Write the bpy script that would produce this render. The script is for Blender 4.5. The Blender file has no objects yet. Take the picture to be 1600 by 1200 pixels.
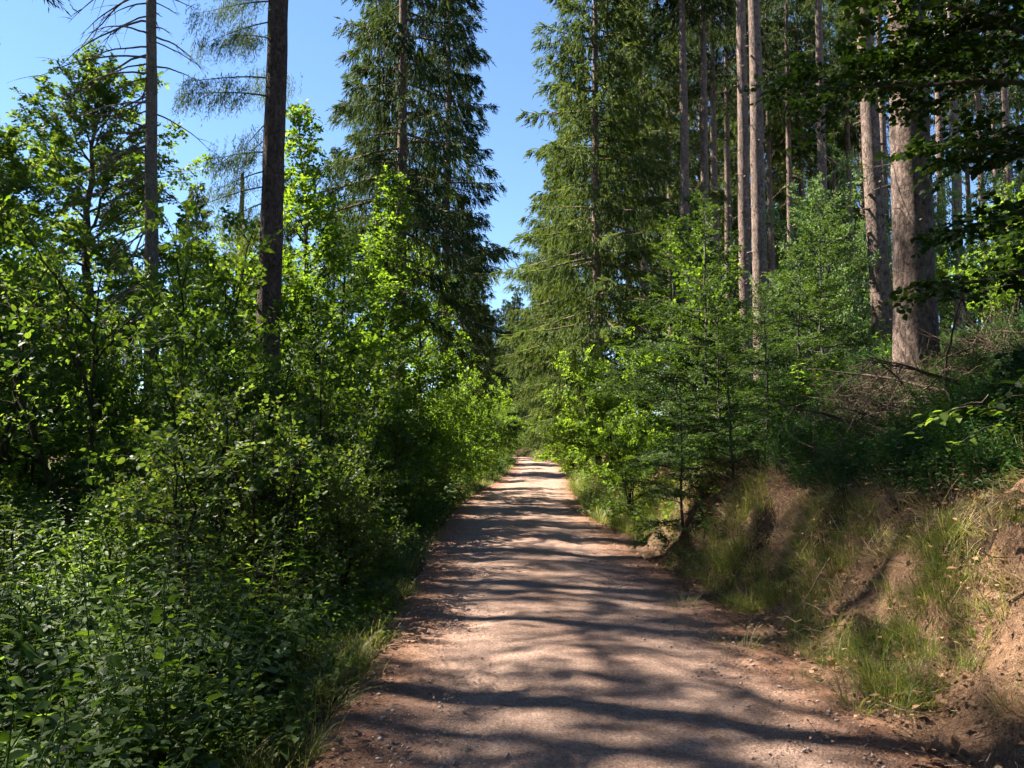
import bpy, math, random
import numpy as np
from mathutils import Vector

R = math.radians
scene = bpy.context.scene
col = scene.collection

# ------------------------------------------------------------------ camera, sky, sun, exposure
CAM_H = 1.65
cam_data = bpy.data.cameras.new('camera')
cam_data.sensor_width = 36.0
cam_data.lens = 36.0 * 1295 / 1600
cam_data.clip_start = 0.05
cam_data.clip_end = 3000
cam = bpy.data.objects.new('camera', cam_data)
col.objects.link(cam)
cam.location = (0, 0, CAM_H)
cam.rotation_euler = (R(90 + 3.84), 0, 0)
scene.camera = cam

SUN_AZ, SUN_EL = -70.0, 51.0
world = bpy.data.worlds.new('World')
scene.world = world
world.use_nodes = True
wn = world.node_tree.nodes
bg = wn['Background']
sky = wn.new('ShaderNodeTexSky')
sky.sky_type = 'NISHITA'
sky.sun_disc = False
sky.sun_elevation = R(SUN_EL)
sky.sun_rotation = R(SUN_AZ)
sky.altitude = 300
sky.air_density = 1.0
sky.dust_density = 0.05
sky.ozone_density = 6.5
world.node_tree.links.new(sky.outputs[0], bg.inputs[0])
bg.inputs[1].default_value = 0.05

sun_data = bpy.data.lights.new('sun', 'SUN')
sun_data.energy = 5.0
sun_data.angle = R(0.55)
sun_data.color = (1.0, 0.91, 0.78)
sun = bpy.data.objects.new('sun', sun_data)
col.objects.link(sun)
SDIR = Vector((math.sin(R(SUN_AZ)) * math.cos(R(SUN_EL)), math.cos(R(SUN_AZ)) * math.cos(R(SUN_EL)), math.sin(R(SUN_EL))))
sun.rotation_euler = SDIR.to_track_quat('Z', 'Y').to_euler()
sun.location = SDIR * 100

scene.view_settings.view_transform = 'Standard'
scene.view_settings.look = 'None'
scene.view_settings.exposure = 2.38
scene.view_settings.gamma = 1.0
scene.view_settings.use_curve_mapping = False
scene.cycles.max_bounces = 6
scene.cycles.diffuse_bounces = 3
scene.cycles.glossy_bounces = 1
scene.cycles.transmission_bounces = 3
scene.cycles.use_adaptive_sampling = True
scene.cycles.adaptive_threshold = 0.04
scene.cycles.caustics_reflective = False
scene.cycles.caustics_refractive = False

# ------------------------------------------------------------------ helpers: numpy geometry
UP = np.array([0, 0, 1.0])


def unit(v):
    v = np.asarray(v, float)
    return v / np.maximum(np.linalg.norm(v, axis=-1, keepdims=True), 1e-9)


_LAT = np.random.default_rng(77).random((256, 256))


def vnoise(x, y, s=1.0):
    x = np.asarray(x, float) / s + 1000.3
    y = np.asarray(y, float) / s + 1000.7
    xi = np.floor(x).astype(int); yi = np.floor(y).astype(int)
    fx = x - xi; fy = y - yi
    fx = fx * fx * (3 - 2 * fx); fy = fy * fy * (3 - 2 * fy)
    a = _LAT[xi % 256, yi % 256]; b = _LAT[(xi + 1) % 256, yi % 256]
    c = _LAT[xi % 256, (yi + 1) % 256]; d = _LAT[(xi + 1) % 256, (yi + 1) % 256]
    return (a * (1 - fx) + b * fx) * (1 - fy) + (c * (1 - fx) + d * fx) * fy


def fbm(x, y, s, n=3):
    t = 0; a = 1; w = 0
    for i in range(n):
        t = t + a * vnoise(x + 17.3 * i, y - 9.1 * i, s / 2 ** i); w += a; a *= .5
    return t / w - 0.5


class Geo:
    """collects vertices and triangles, with one random number per piece"""
    def __init__(self):
        self.v = []; self.f = []; self.r = []; self.n = 0

    def add(self, v, f, r=None):
        v = np.asarray(v, float).reshape(-1, 3)
        self.v.append(v); self.f.append(np.asarray(f, int).reshape(-1, 3) + self.n)
        self.r.append(np.full(len(v), .5) if r is None else np.asarray(r, float).reshape(-1))
        self.n += len(v)

    def tube(self, P, rad, sides=6, rough=0.0, rng=None, cap=False):
        P = np.asarray(P, float); rad = np.broadcast_to(np.asarray(rad, float), (len(P),))
        T = unit(np.gradient(P, axis=0))
        ref = np.array([1.0, 0.13, 0]) if abs(T[0][2]) > .8 else UP
        A = unit(np.cross(T, ref)); B = np.cross(T, A)
        th = np.arange(sides) * 2 * np.pi / sides
        rr = rad[:, None] * np.ones(sides)
        if rough and rng is not None:
            rr = rr * (1 + rough * (rng.random(rr.shape) - .5))
        V = P[:, None] + rr[..., None] * (np.cos(th)[None, :, None] * A[:, None] + np.sin(th)[None, :, None] * B[:, None])
        n = len(P); i = np.arange(n - 1)[:, None] * sides; j = np.arange(sides)[None]
        a = i + j; b = i + (j + 1) % sides; c = a + sides; d = b + sides
        F = np.concatenate([np.stack([a, b, d], -1).reshape(-1, 3), np.stack([a, d, c], -1).reshape(-1, 3)])
        V = V.reshape(-1, 3)
        if cap:
            V = np.concatenate([V, P[-1:]]); k = (n - 1) * sides
            F = np.concatenate([F, np.array([[k + q, k + (q + 1) % sides, n * sides] for q in range(sides)])])
        self.add(V, F)

    def leaves(self, pos, axis, nrm, L, W, tmpl, rnd):
        T, F = tmpl
        pos = np.asarray(pos, float); m = len(pos)
        if m == 0: return
        axis = unit(axis); side = unit(np.cross(nrm, axis)); n2 = np.cross(axis, side)
        L = np.broadcast_to(np.asarray(L, float), (m,)); W = np.broadcast_to(np.asarray(W, float), (m,))
        V = (pos[:, None] + (L[:, None] * T[:, 0])[..., None] * axis[:, None]
             + (W[:, None] * T[:, 1])[..., None] * side[:, None] + (L[:, None] * T[:, 2])[..., None] * n2[:, None])
        FF = (np.arange(m) * len(T))[:, None, None] + F[None]
        self.add(V, FF, np.repeat(np.broadcast_to(rnd, (m,)), len(T)))

    def mesh(self, name, mat, smooth=False):
        v = np.concatenate(self.v); f = np.concatenate(self.f); r = np.concatenate(self.r)
        me = bpy.data.meshes.new(name)
        me.vertices.add(len(v)); me.vertices.foreach_set('co', v.astype(np.float32).ravel())
        me.loops.add(f.size); me.loops.foreach_set('vertex_index', f.astype(np.int32).ravel())
        me.polygons.add(len(f))
        me.polygons.foreach_set('loop_start', np.arange(0, f.size, 3, dtype=np.int32))
        me.polygons.foreach_set('loop_total', np.full(len(f), 3, dtype=np.int32))
        if smooth: me.polygons.foreach_set('use_smooth', np.ones(len(f), bool))
        at = me.attributes.new('rnd', 'FLOAT', 'POINT'); at.data.foreach_set('value', r.astype(np.float32))
        me.update(calc_edges=True)
        me.materials.append(mat)
        return me


def tm(v, f): return np.array(v, float), np.array(f, int)


# leaf templates: along, across, out of plane
T2 = tm([(0, 0, 0), (.45, -.5, .06), (1, 0, -.06), (.45, .5, .06)], [(0, 1, 2), (0, 2, 3)])
T4 = tm([(0, 0, 0), (.42, -.5, .07), (.42, .5, .07), (1, 0, -.08), (.45, 0, 0)], [(0, 1, 4), (0, 4, 2), (4, 1, 3), (4, 3, 2)])
T8 = tm([(0, 0, 0), (.22, -.42, .05), (.58, -.42, .05), (1, 0, -.12), (.58, .42, .05), (.22, .42, .05), (.25, 0, 0), (.62, 0, -.01)],
        [(0, 1, 6), (0, 6, 5), (6, 1, 2), (6, 2, 7), (6, 7, 4), (6, 4, 5), (7, 2, 3), (7, 3, 4)])
TLOBE = tm([(0, 0, 0), (.25, 0, 0), (.15, -.42, .04), (.38, -.24, .02), (.62, -.5, .05), (.66, -.17, 0), (1, 0, -.08), (.66, .17, 0), (.62, .5, .05), (.38, .24, .02), (.15, .42, .04)],
           [(0, 2, 1), (1, 2, 3), (1, 3, 5), (3, 4, 5), (1, 5, 7), (5, 6, 7), (1, 7, 9), (7, 8, 9), (1, 9, 10), (0, 1, 10)])
TNEEDLE = tm([(0, 0, 0), (.35, -.5, .04), (1, 0, 0), (.35, .5, .04)], [(0, 1, 2), (0, 2, 3)])


def obj(name, me, parent=None, loc=None):
    o = bpy.data.objects.new(name, me); col.objects.link(o)
    if parent is not None: o.parent = parent
    if loc is not None: o.location = loc
    return o


def tag(o, label, cat, group=None, kind=None):
    o['label'] = label
    if cat: o['category'] = cat
    if group: o['group'] = group
    if kind: o['kind'] = kind
    return o


# ------------------------------------------------------------------ materials
def ramp(n, stops):
    while len(n.color_ramp.elements) < len(stops): n.color_ramp.elements.new(.5)
    for e, (p, c) in zip(n.color_ramp.elements, stops):
        e.position = p; e.color = (*c, 1)


def new_mat(name):
    m = bpy.data.materials.new(name); m.use_nodes = True
    nt = m.node_tree; b = nt.nodes['Principled BSDF']
    return m, nt, b, nt.nodes['Material Output']


def leaf_mat(name, stops, trans, tmix=.45, rough=.55, spec=.22):
    m, nt, b, out = new_mat(name)
    N = nt.nodes; L = nt.links
    at = N.new('ShaderNodeAttribute'); at.attribute_name = 'rnd'
    oi = N.new('ShaderNodeObjectInfo')
    ad = N.new('ShaderNodeMath'); ad.operation = 'MULTIPLY_ADD'
    L.new(oi.outputs['Random'], ad.inputs[0]); ad.inputs[1].default_value = .22; ad.inputs[2].default_value = -.11
    s = N.new('ShaderNodeMath'); s.operation = 'ADD'; s.use_clamp = True
    L.new(at.outputs['Fac'], s.inputs[0]); L.new(ad.outputs[0], s.inputs[1])
    cr = N.new('ShaderNodeValToRGB'); ramp(cr, stops); L.new(s.outputs[0], cr.inputs[0])
    L.new(cr.outputs[0], b.inputs['Base Color'])
    b.inputs['Roughness'].default_value = rough
    b.inputs['Specular IOR Level'].default_value = spec
    tr = N.new('ShaderNodeBsdfTranslucent')
    mx = N.new('ShaderNodeMix'); mx.data_type = 'RGBA'; mx.blend_type = 'MULTIPLY'; mx.inputs['Factor'].default_value = 1
    L.new(cr.outputs[0], mx.inputs['A']); mx.inputs['B'].default_value = (*trans, 1)
    L.new(mx.outputs['Result'], tr.inputs['Color'])
    ms = N.new('ShaderNodeMixShader'); ms.inputs[0].default_value = tmix
    L.new(b.outputs[0], ms.inputs[1]); L.new(tr.outputs[0], ms.inputs[2]); L.new(ms.outputs[0], out.inputs[0])
    return m


def bark_mat(name, dark, mid, light, scale=9.0, stretch=.5, bump=.9, lichen=None):
    m, nt, b, out = new_mat(name)
    N = nt.nodes; L = nt.links
    tc = N.new('ShaderNodeTexCoord'); mp = N.new('ShaderNodeMapping'); mp.inputs['Scale'].default_value = (1, 1, stretch)
    L.new(tc.outputs['Object'], mp.inputs[0])
    no = N.new('ShaderNodeTexNoise'); no.inputs['Scale'].default_value = scale * 1.6; no.inputs['Detail'].default_value = 10; no.inputs['Roughness'].default_value = .75
    L.new(mp.outputs[0], no.inputs[0])
    dist = N.new('ShaderNodeMix'); dist.data_type = 'VECTOR'; dist.inputs['Factor'].default_value = .10
    L.new(mp.outputs[0], dist.inputs['A']); L.new(no.outputs['Color'], dist.inputs['B'])
    vo = N.new('ShaderNodeTexVoronoi'); vo.inputs['Scale'].default_value = scale * 4.5; L.new(dist.outputs['Result'], vo.inputs[0])
    big = N.new('ShaderNodeTexNoise'); big.inputs['Scale'].default_value = 1.7; big.inputs['Detail'].default_value = 4
    L.new(tc.outputs['Object'], big.inputs[0])
    sep = N.new('ShaderNodeSeparateColor'); L.new(vo.outputs['Color'], sep.inputs[0])
    h0 = N.new('ShaderNodeMath'); h0.operation = 'MULTIPLY_ADD'; L.new(sep.outputs[0], h0.inputs[0]); h0.inputs[1].default_value = .28; h0.inputs[2].default_value = -.14
    h = N.new('ShaderNodeMath'); h.operation = 'ADD'; L.new(no.outputs['Fac'], h.inputs[0]); L.new(h0.outputs[0], h.inputs[1])
    cr = N.new('ShaderNodeValToRGB'); ramp(cr, [(.28, dark), (.52, mid), (.78, light)]); L.new(h.outputs[0], cr.inputs[0])
    mx = N.new('ShaderNodeMix'); mx.data_type = 'RGBA'; mx.blend_type = 'MULTIPLY'; mx.inputs['Factor'].default_value = .7
    L.new(cr.outputs[0], mx.inputs['A'])
    c2 = N.new('ShaderNodeValToRGB'); ramp(c2, [(.3, (.62, .62, .6)), (.7, lichen or (1.15, 1.1, 1.05))]); L.new(big.outputs['Fac'], c2.inputs[0]); L.new(c2.outputs[0], mx.inputs['B'])
    L.new(mx.outputs['Result'], b.inputs['Base Color'])
    b.inputs['Roughness'].default_value = .9; b.inputs['Specular IOR Level'].default_value = .15
    hd = N.new('ShaderNodeMath'); hd.operation = 'MULTIPLY_ADD'; L.new(vo.outputs['Distance'], hd.inputs[0]); hd.inputs[1].default_value = -.6; L.new(h.outputs[0], hd.inputs[2])
    bp = N.new('ShaderNodeBump'); bp.inputs['Strength'].default_value = bump; bp.inputs['Distance'].default_value = .06
    L.new(hd.outputs[0], bp.inputs['Height']); L.new(bp.outputs[0], b.inputs['Normal'])
    return m


M = {}
M['spruce_bark'] = bark_mat('spruce_bark', (.075, .055, .047), (.245, .18, .152), (.43, .335, .285))
M['dark_bark'] = bark_mat('dark_bark', (.05, .038, .033), (.135, .10, .085), (.25, .19, .16))
M['dead_wood'] = bark_mat('dead_wood', (.11, .09, .075), (.25, .205, .17), (.42, .36, .30), scale=12)
M['beech_bark'] = bark_mat('beech_bark', (.04, .04, .035), (.085, .08, .065), (.15, .14, .11), scale=6, bump=.25)
M['mossy_bark'] = bark_mat('mossy_bark', (.03, .026, .018), (.07, .058, .035), (.13, .115, .05), scale=10, lichen=(.9, 1.2, .6))
M['twig'] = bark_mat('twig', (.065, .048, .036), (.14, .10, .074), (.24, .185, .14), scale=20, bump=.2)

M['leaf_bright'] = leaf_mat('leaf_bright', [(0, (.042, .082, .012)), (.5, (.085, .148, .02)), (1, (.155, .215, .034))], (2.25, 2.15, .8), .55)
M['leaf_beech_shaded'] = leaf_mat('leaf_beech_shaded', [(0, (.012, .028, .007)), (.5, (.026, .054, .010)), (1, (.075, .115, .018))], (2.0, 1.9, .7), .40)  # beech leaf colour darkened to stand in for shade on the beeches
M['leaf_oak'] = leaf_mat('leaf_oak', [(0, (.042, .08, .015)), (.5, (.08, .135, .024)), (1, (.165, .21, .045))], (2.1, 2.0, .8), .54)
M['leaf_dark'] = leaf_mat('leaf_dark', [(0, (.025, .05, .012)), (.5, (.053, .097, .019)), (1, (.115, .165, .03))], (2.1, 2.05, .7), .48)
M['leaf_herb'] = leaf_mat('leaf_herb', [(0, (.03, .054, .016)), (.55, (.066, .108, .028)), (.85, (.115, .165, .042)), (1, (.20, .19, .045))], (2.0, 1.9, .7), .46, .5, .28)
M['leaf_pale'] = leaf_mat('leaf_pale', [(0, (.06, .11, .035)), (.5, (.11, .17, .06)), (1, (.18, .25, .09))], (1.3, 1.4, .7), .42)
M['needle'] = leaf_mat('needle', [(0, (.018, .034, .014)), (.45, (.04, .066, .021)), (.8, (.085, .115, .03)), (1, (.14, .155, .045))], (1.4, 1.4, .6), .25, .7, .08)
M['needle_light'] = leaf_mat('needle_light', [(0, (.034, .056, .02)), (.45, (.07, .105, .03)), (.8, (.12, .155, .042)), (1, (.18, .20, .06))], (1.5, 1.5, .6), .32, .7, .08)
M['grass'] = leaf_mat('grass', [(0, (.055, .09, .016)), (.45, (.10, .14, .03)), (.75, (.19, .20, .06)), (1, (.38, .30, .14))], (1.3, 1.4, .6), .4, .5, .3)
M['dry_grass'] = leaf_mat('dry_grass', [(0, (.16, .15, .04)), (.4, (.28, .22, .09)), (1, (.46, .35, .19))], (1.1, 1, .7), .3, .6, .2)
M['dry_leaf'] = leaf_mat('dry_leaf', [(0, (.11, .055, .03)), (.5, (.22, .125, .07)), (1, (.38, .25, .15))], (1.1, .9, .6), .15, .6, .2)
M['bilberry'] = leaf_mat('bilberry', [(0, (.02, .055, .015)), (.5, (.045, .10, .022)), (1, (.08, .15, .03))], (1.4, 1.6, .6), .38)


def noise_node(N, L, vec, scale, detail=6, rough=.6):
    n = N.new('ShaderNodeTexNoise'); n.inputs['Scale'].default_value = scale
    n.inputs['Detail'].default_value = detail; n.inputs['Roughness'].default_value = rough
    L.new(vec, n.inputs[0]); return n


def mixrgb(N, L, fac, a, b, mode='MIX'):
    x = N.new('ShaderNodeMix'); x.data_type = 'RGBA'; x.blend_type = mode
    for s, i in ((fac, 'Factor'), (a, 'A'), (b, 'B')):
        if isinstance(s, (int, float)): x.inputs[i].default_value = s
        elif isinstance(s, tuple): x.inputs[i].default_value = (*s, 1)
        else: L.new(s, x.inputs[i])
    return x.outputs['Result']


def ground_material():
    m, nt, b, out = new_mat('forest_floor'); N = nt.nodes; L = nt.links
    tc = N.new('ShaderNodeTexCoord'); P = tc.outputs['Object']
    at = N.new('ShaderNodeAttribute'); at.attribute_name = 'soil'
    n1 = noise_node(N, L, P, 2.2); n2 = noise_node(N, L, P, 18, 8, .7); n3 = noise_node(N, L, P, 90, 4, .7)
    c1 = N.new('ShaderNodeValToRGB'); ramp(c1, [(.3, (.035, .024, .016)), (.6, (.085, .055, .035)), (.8, (.15, .10, .06))]); L.new(n2.outputs['Fac'], c1.inputs[0])
    c2 = N.new('ShaderNodeValToRGB'); ramp(c2, [(.28, (.15, .085, .05)), (.55, (.30, .185, .115)), (.8, (.46, .31, .21))]); L.new(n2.outputs['Fac'], c2.inputs[0])
    f = N.new('ShaderNodeMath'); f.operation = 'MULTIPLY_ADD'; f.use_clamp = True
    L.new(n1.outputs['Fac'], f.inputs[0]); f.inputs[1].default_value = 1.2; 
    s = N.new('ShaderNodeMath'); s.operation = 'MULTIPLY_ADD'; L.new(at.outputs['Fac'], s.inputs[0]); s.inputs[1].default_value = 1.6; s.inputs[2].default_value = -.95
    L.new(s.outputs[0], f.inputs[2])
    base = mixrgb(N, L, f.outputs[0], c1.outputs[0], c2.outputs[0])
    c3 = N.new('ShaderNodeValToRGB'); ramp(c3, [(.34, (.3, .26, .24)), (.52, (.95, .93, .92)), (.68, (1.4, 1.36, 1.32))]); L.new(n3.outputs['Fac'], c3.inputs[0])
    L.new(mixrgb(N, L, .8, base, c3.outputs[0], 'MULTIPLY'), b.inputs['Base Color'])
    b.inputs['Roughness'].default_value = .95; b.inputs['Specular IOR Level'].default_value = .1
    ad = N.new('ShaderNodeMath'); ad.operation = 'MULTIPLY_ADD'; L.new(n3.outputs['Fac'], ad.inputs[0]); ad.inputs[1].default_value = .35; L.new(n2.outputs['Fac'], ad.inputs[2])
    bp = N.new('ShaderNodeBump'); bp.inputs['Strength'].default_value = 1.0; bp.inputs['Distance'].default_value = .08
    L.new(ad.outputs[0], bp.inputs['Height']); L.new(bp.outputs[0], b.inputs['Normal'])
    return m


def path_material():
    m, nt, b, out = new_mat('gravel_path'); N = nt.nodes; L = nt.links
    tc = N.new('ShaderNodeTexCoord'); P = tc.outputs['Object']
    at = N.new('ShaderNodeAttribute'); at.attribute_name = 'edge'
    n1 = noise_node(N, L, P, .9, 5); n2 = noise_node(N, L, P, 7, 8, .75); n3 = noise_node(N, L, P, 55, 5, .8)
    vo = N.new('ShaderNodeTexVoronoi'); vo.inputs['Scale'].default_value = 60; L.new(P, vo.inputs[0])
    # grey-pink gravel in the middle, red-brown needle litter towards the verges
    c1 = N.new('ShaderNodeValToRGB'); ramp(c1, [(.3, (.195, .128, .098)), (.55, (.335, .23, .18)), (.75, (.45, .325, .262))]); L.new(n2.outputs['Fac'], c1.inputs[0])
    c2 = N.new('ShaderNodeValToRGB'); ramp(c2, [(.3, (.12, .06, .036)), (.55, (.23, .125, .08)), (.75, (.33, .20, .135))]); L.new(n2.outputs['Fac'], c2.inputs[0])
    f = N.new('ShaderNodeMath'); f.operation = 'MULTIPLY_ADD'; L.new(n1.outputs['Fac'], f.inputs[0]); f.inputs[1].default_value = 1.1; f.inputs[2].default_value = -.48
    g = N.new('ShaderNodeMath'); g.operation = 'ADD'; g.use_clamp = True; L.new(f.outputs[0], g.inputs[0]); L.new(at.outputs['Fac'], g.inputs[1])
    base = mixrgb(N, L, g.outputs[0], c1.outputs[0], c2.outputs[0])
    c3 = N.new('ShaderNodeValToRGB'); ramp(c3, [(.32, (.3, .28, .27)), (.5, (.95, .95, .95)), (.68, (1.5, 1.5, 1.5))]); L.new(n3.outputs['Fac'], c3.inputs[0])
    base = mixrgb(N, L, .75, base, c3.outputs[0], 'MULTIPLY')
    c4 = N.new('ShaderNodeValToRGB'); ramp(c4, [(0, (.7, .68, .66)), (.5, (1, 1, 1)), (1, (1.3, 1.27, 1.25))]); L.new(vo.outputs['Color'], c4.inputs[0])
    base = mixrgb(N, L, .6, base, c4.outputs[0], 'MULTIPLY')
    L.new(base, b.inputs['Base Color'])
    b.inputs['Roughness'].default_value = .92; b.inputs['Specular IOR Level'].default_value = .15
    h = N.new('ShaderNodeMath'); h.operation = 'MULTIPLY_ADD'; L.new(vo.outputs['Distance'], h.inputs[0]); h.inputs[1].default_value = -.5; L.new(n3.outputs['Fac'], h.inputs[2])
    h2 = N.new('ShaderNodeMath'); h2.operation = 'ADD'; L.new(h.outputs[0], h2.inputs[0]); L.new(n2.outputs['Fac'], h2.inputs[1])
    bp = N.new('ShaderNodeBump'); bp.inputs['Strength'].default_value = 1.0; bp.inputs['Distance'].default_value = .022
    L.new(h2.outputs[0], bp.inputs['Height']); L.new(bp.outputs[0], b.inputs['Normal'])
    return m


M['ground'] = ground_material()
M['path'] = path_material()
m, nt, b, out = new_mat('stone')
oi = nt.nodes.new('ShaderNodeObjectInfo'); at = nt.nodes.new('ShaderNodeAttribute'); at.attribute_name = 'rnd'
cr = nt.nodes.new('ShaderNodeValToRGB'); ramp(cr, [(0, (.16, .12, .10)), (.5, (.28, .21, .18)), (1, (.42, .36, .32))])
nt.links.new(at.outputs['Fac'], cr.inputs[0]); nt.links.new(cr.outputs[0], b.inputs['Base Color']); b.inputs['Roughness'].default_value = .85
M['stone'] = m

# ------------------------------------------------------------------ terrain
_PY = [-40, 0, 4, 8, 12, 19, 26, 34, 45, 56, 66, 74, 82, 95, 130]
_PX = [.75, .68, .62, .42, .24, .12, .4, .95, 1.4, 1.75, 1.6, .6, -2.0, -9, -40]
_yy = np.linspace(-40, 130, 1701)
_xx = np.interp(_yy, _PY, _PX)
_k = np.hanning(41); _k /= _k.sum()
_xx = np.convolve(np.pad(_xx, 20, mode='edge'), _k, 'valid')
HW = 1.56


def cx(y): return np.interp(y, _yy, _xx)


_BS = [0, .3, .6, .85, 1.1, 1.4, 1.9, 2.6, 3.3, 4.5, 7, 12, 25, 60, 400]
_BZ = [0, .04, .28, .72, 1.12, 1.34, 1.58, 2.0, 2.45, 2.8, 3.45, 4.3, 5.6, 7, 9]
_LS = [0, .4, 1.2, 3, 8, 20, 400]
_LZ = [0, .02, -.06, 0, .25, .5, .5]


def height(x, y):
    x = np.asarray(x, float); y = np.asarray(y, float)
    u = x - cx(y)
    s = np.maximum(u - HW, 0)
    k = np.interp(y, [-5, 3, 10, 26, 50, 90, 150], [.8, .95, 1, 1, .55, .5, .5])
    wob = fbm(x, y, 2.3, 3)
    s2 = np.maximum(s + wob * 1.0 * np.clip(s / .8, 0, 1) * np.clip(1.6 - s / 4, .2, 1), 0)
    zb = np.interp(s2, _BS, _BZ) * k
    rough = np.clip(s / .6, 0, 1)
    steep = np.clip(s / .5, 0, 1) * np.clip((3.0 - s) / 1.0, 0, 1)
    zb = zb + rough * (.16 * fbm(x, y, .7, 3) + .09 * fbm(x + 5, y, .22, 2)) + steep * (.45 * fbm(x + 9, y, .55, 3) - .55 * np.clip(fbm(x + 50, y + 3, .42, 2) - .10, 0, 1) * np.clip((s - .6) / .3, 0, 1) + .05 * fbm(x, y + 7, .09, 2))
    sl = np.maximum(-u - HW, 0)
    zl = np.interp(sl, _LS, _LZ) + np.clip(sl / .8, 0, 1) * .22 * fbm(x, y, 1.4, 3)
    base = .05 * fbm(x, y, .5, 3) * np.clip((np.abs(u) - HW + .15) / .4, 0, 1)
    inside = np.clip((HW - np.abs(u)) / .3, 0, 1)
    return zb + zl + base - .05 * inside - .05 * np.clip((u + HW + .45) / .2, 0, 1) * np.clip((-u - HW + .1) / .1, 0, 1) * np.clip((6.5 - y) / 2, 0, 1)


def grid_mesh(name, X, Y, Z, attrs, mat):
    ny, nx = X.shape
    v = np.stack([X, Y, Z], -1).reshape(-1, 3)
    i = np.arange(ny - 1)[:, None] * nx + np.arange(nx - 1)[None]
    f = np.stack([i, i + 1, i + nx + 1, i + nx], -1).reshape(-1, 4)
    me = bpy.data.meshes.new(name)
    me.vertices.add(len(v)); me.vertices.foreach_set('co', v.astype(np.float32).ravel())
    me.loops.add(f.size); me.loops.foreach_set('vertex_index', f.astype(np.int32).ravel())
    me.polygons.add(len(f)); me.polygons.foreach_set('loop_start', np.arange(0, f.size, 4, dtype=np.int32))
    me.polygons.foreach_set('loop_total', np.full(len(f), 4, dtype=np.int32))
    me.polygons.foreach_set('use_smooth', np.ones(len(f), bool))
    for k, a in attrs.items():
        at = me.attributes.new(k, 'FLOAT', 'POINT'); at.data.foreach_set('value', np.asarray(a, np.float32).ravel())
    me.update(calc_edges=True); me.materials.append(mat)
    return me


us = np.concatenate([-np.geomspace(500, 12, 26), np.linspace(-11.5, -3.2, 36), np.linspace(-3.0, 1.4, 50), np.linspace(1.45, 5.5, 110), np.linspace(5.6, 14, 40), np.geomspace(15, 500, 26)])
ys = np.concatenate([np.linspace(-60, 1.5, 20), np.linspace(1.6, 11, 190), np.linspace(11.1, 30, 130), np.linspace(30.5, 100, 90), np.geomspace(102, 900, 20)])
Ug, Yg = np.meshgrid(us, ys)
Xg = Ug + cx(Yg)
Zg = height(Xg, Yg)
sg = Ug - HW
soil = np.clip(np.interp(sg, [-.2, 0, .4, 1.5, 2.0, 2.6], [.5, .75, .95, 1.0, .5, .12]), 0, 1)
soil = np.where(Ug < 0, .12, soil) * np.interp(Yg, [0, 6, 9, 24], [1, 1, .55, .3])
g = obj('ground', grid_mesh('ground', Xg, Yg, Zg, {'soil': soil}, M['ground']))
tag(g, 'forest floor with dark humus and a sandy earth bank beside the path', None, kind='structure')

pu = np.linspace(-1, 1, 61)
py = np.concatenate([np.linspace(-12, 2, 30), np.linspace(2.05, 14, 240), np.linspace(14.1, 40, 130), np.linspace(40.5, 120, 120)])
PU, PY = np.meshgrid(pu, py)
wl = HW + .30 * fbm(PY * 0 + 3, PY, 1.2, 3) + .05 + np.interp(PY, [3, 4, 7], [.32, .22, 0])
wr = HW + .40 * fbm(PY * 0 + 40, PY, 1.5, 3) + .12
PXg = cx(PY) + np.where(PU < 0, PU * wl, PU * wr)
edge = np.abs(PU)
PZ = .012 + .035 * (1 - PU ** 2) - .022 * np.exp(-((edge - .52) / .16) ** 2) + .045 * fbm(PXg, PY, .45, 3) + .016 * fbm(PXg, PY, .12, 2) - .07 * np.clip((edge - .9) / .1, 0, 1)
efac = np.clip((edge - .42) / .42, 0, 1) ** 1.2 + .14 * np.exp(-(edge / .12) ** 2) - .12 * np.exp(-((edge - .5) / .13) ** 2)
p = obj('path', grid_mesh('path', PXg, PY, PZ, {'edge': efac}, M['path']))
tag(p, 'pinkish gravel forest path with reddish needle litter at its edges', None, kind='structure')


def path_z(x, y): return np.where(np.abs(x - cx(y)) < HW - .1, .03, height(x, y))


# ------------------------------------------------------------------ plant generators (each returns meshes)
def rotv(v, axis, ang):
    axis = unit(axis); c = math.cos(ang); s = math.sin(ang)
    return v * c + np.cross(axis, v) * s + axis * (np.dot(axis, v)) * (1 - c)


def sample(P, t):
    n = len(P) - 1; t = np.clip(np.asarray(t) * n, 0, n - 1e-6); i = t.astype(int); f = (t - i)[..., None]
    return P[i] * (1 - f) + P[i + 1] * f


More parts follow.
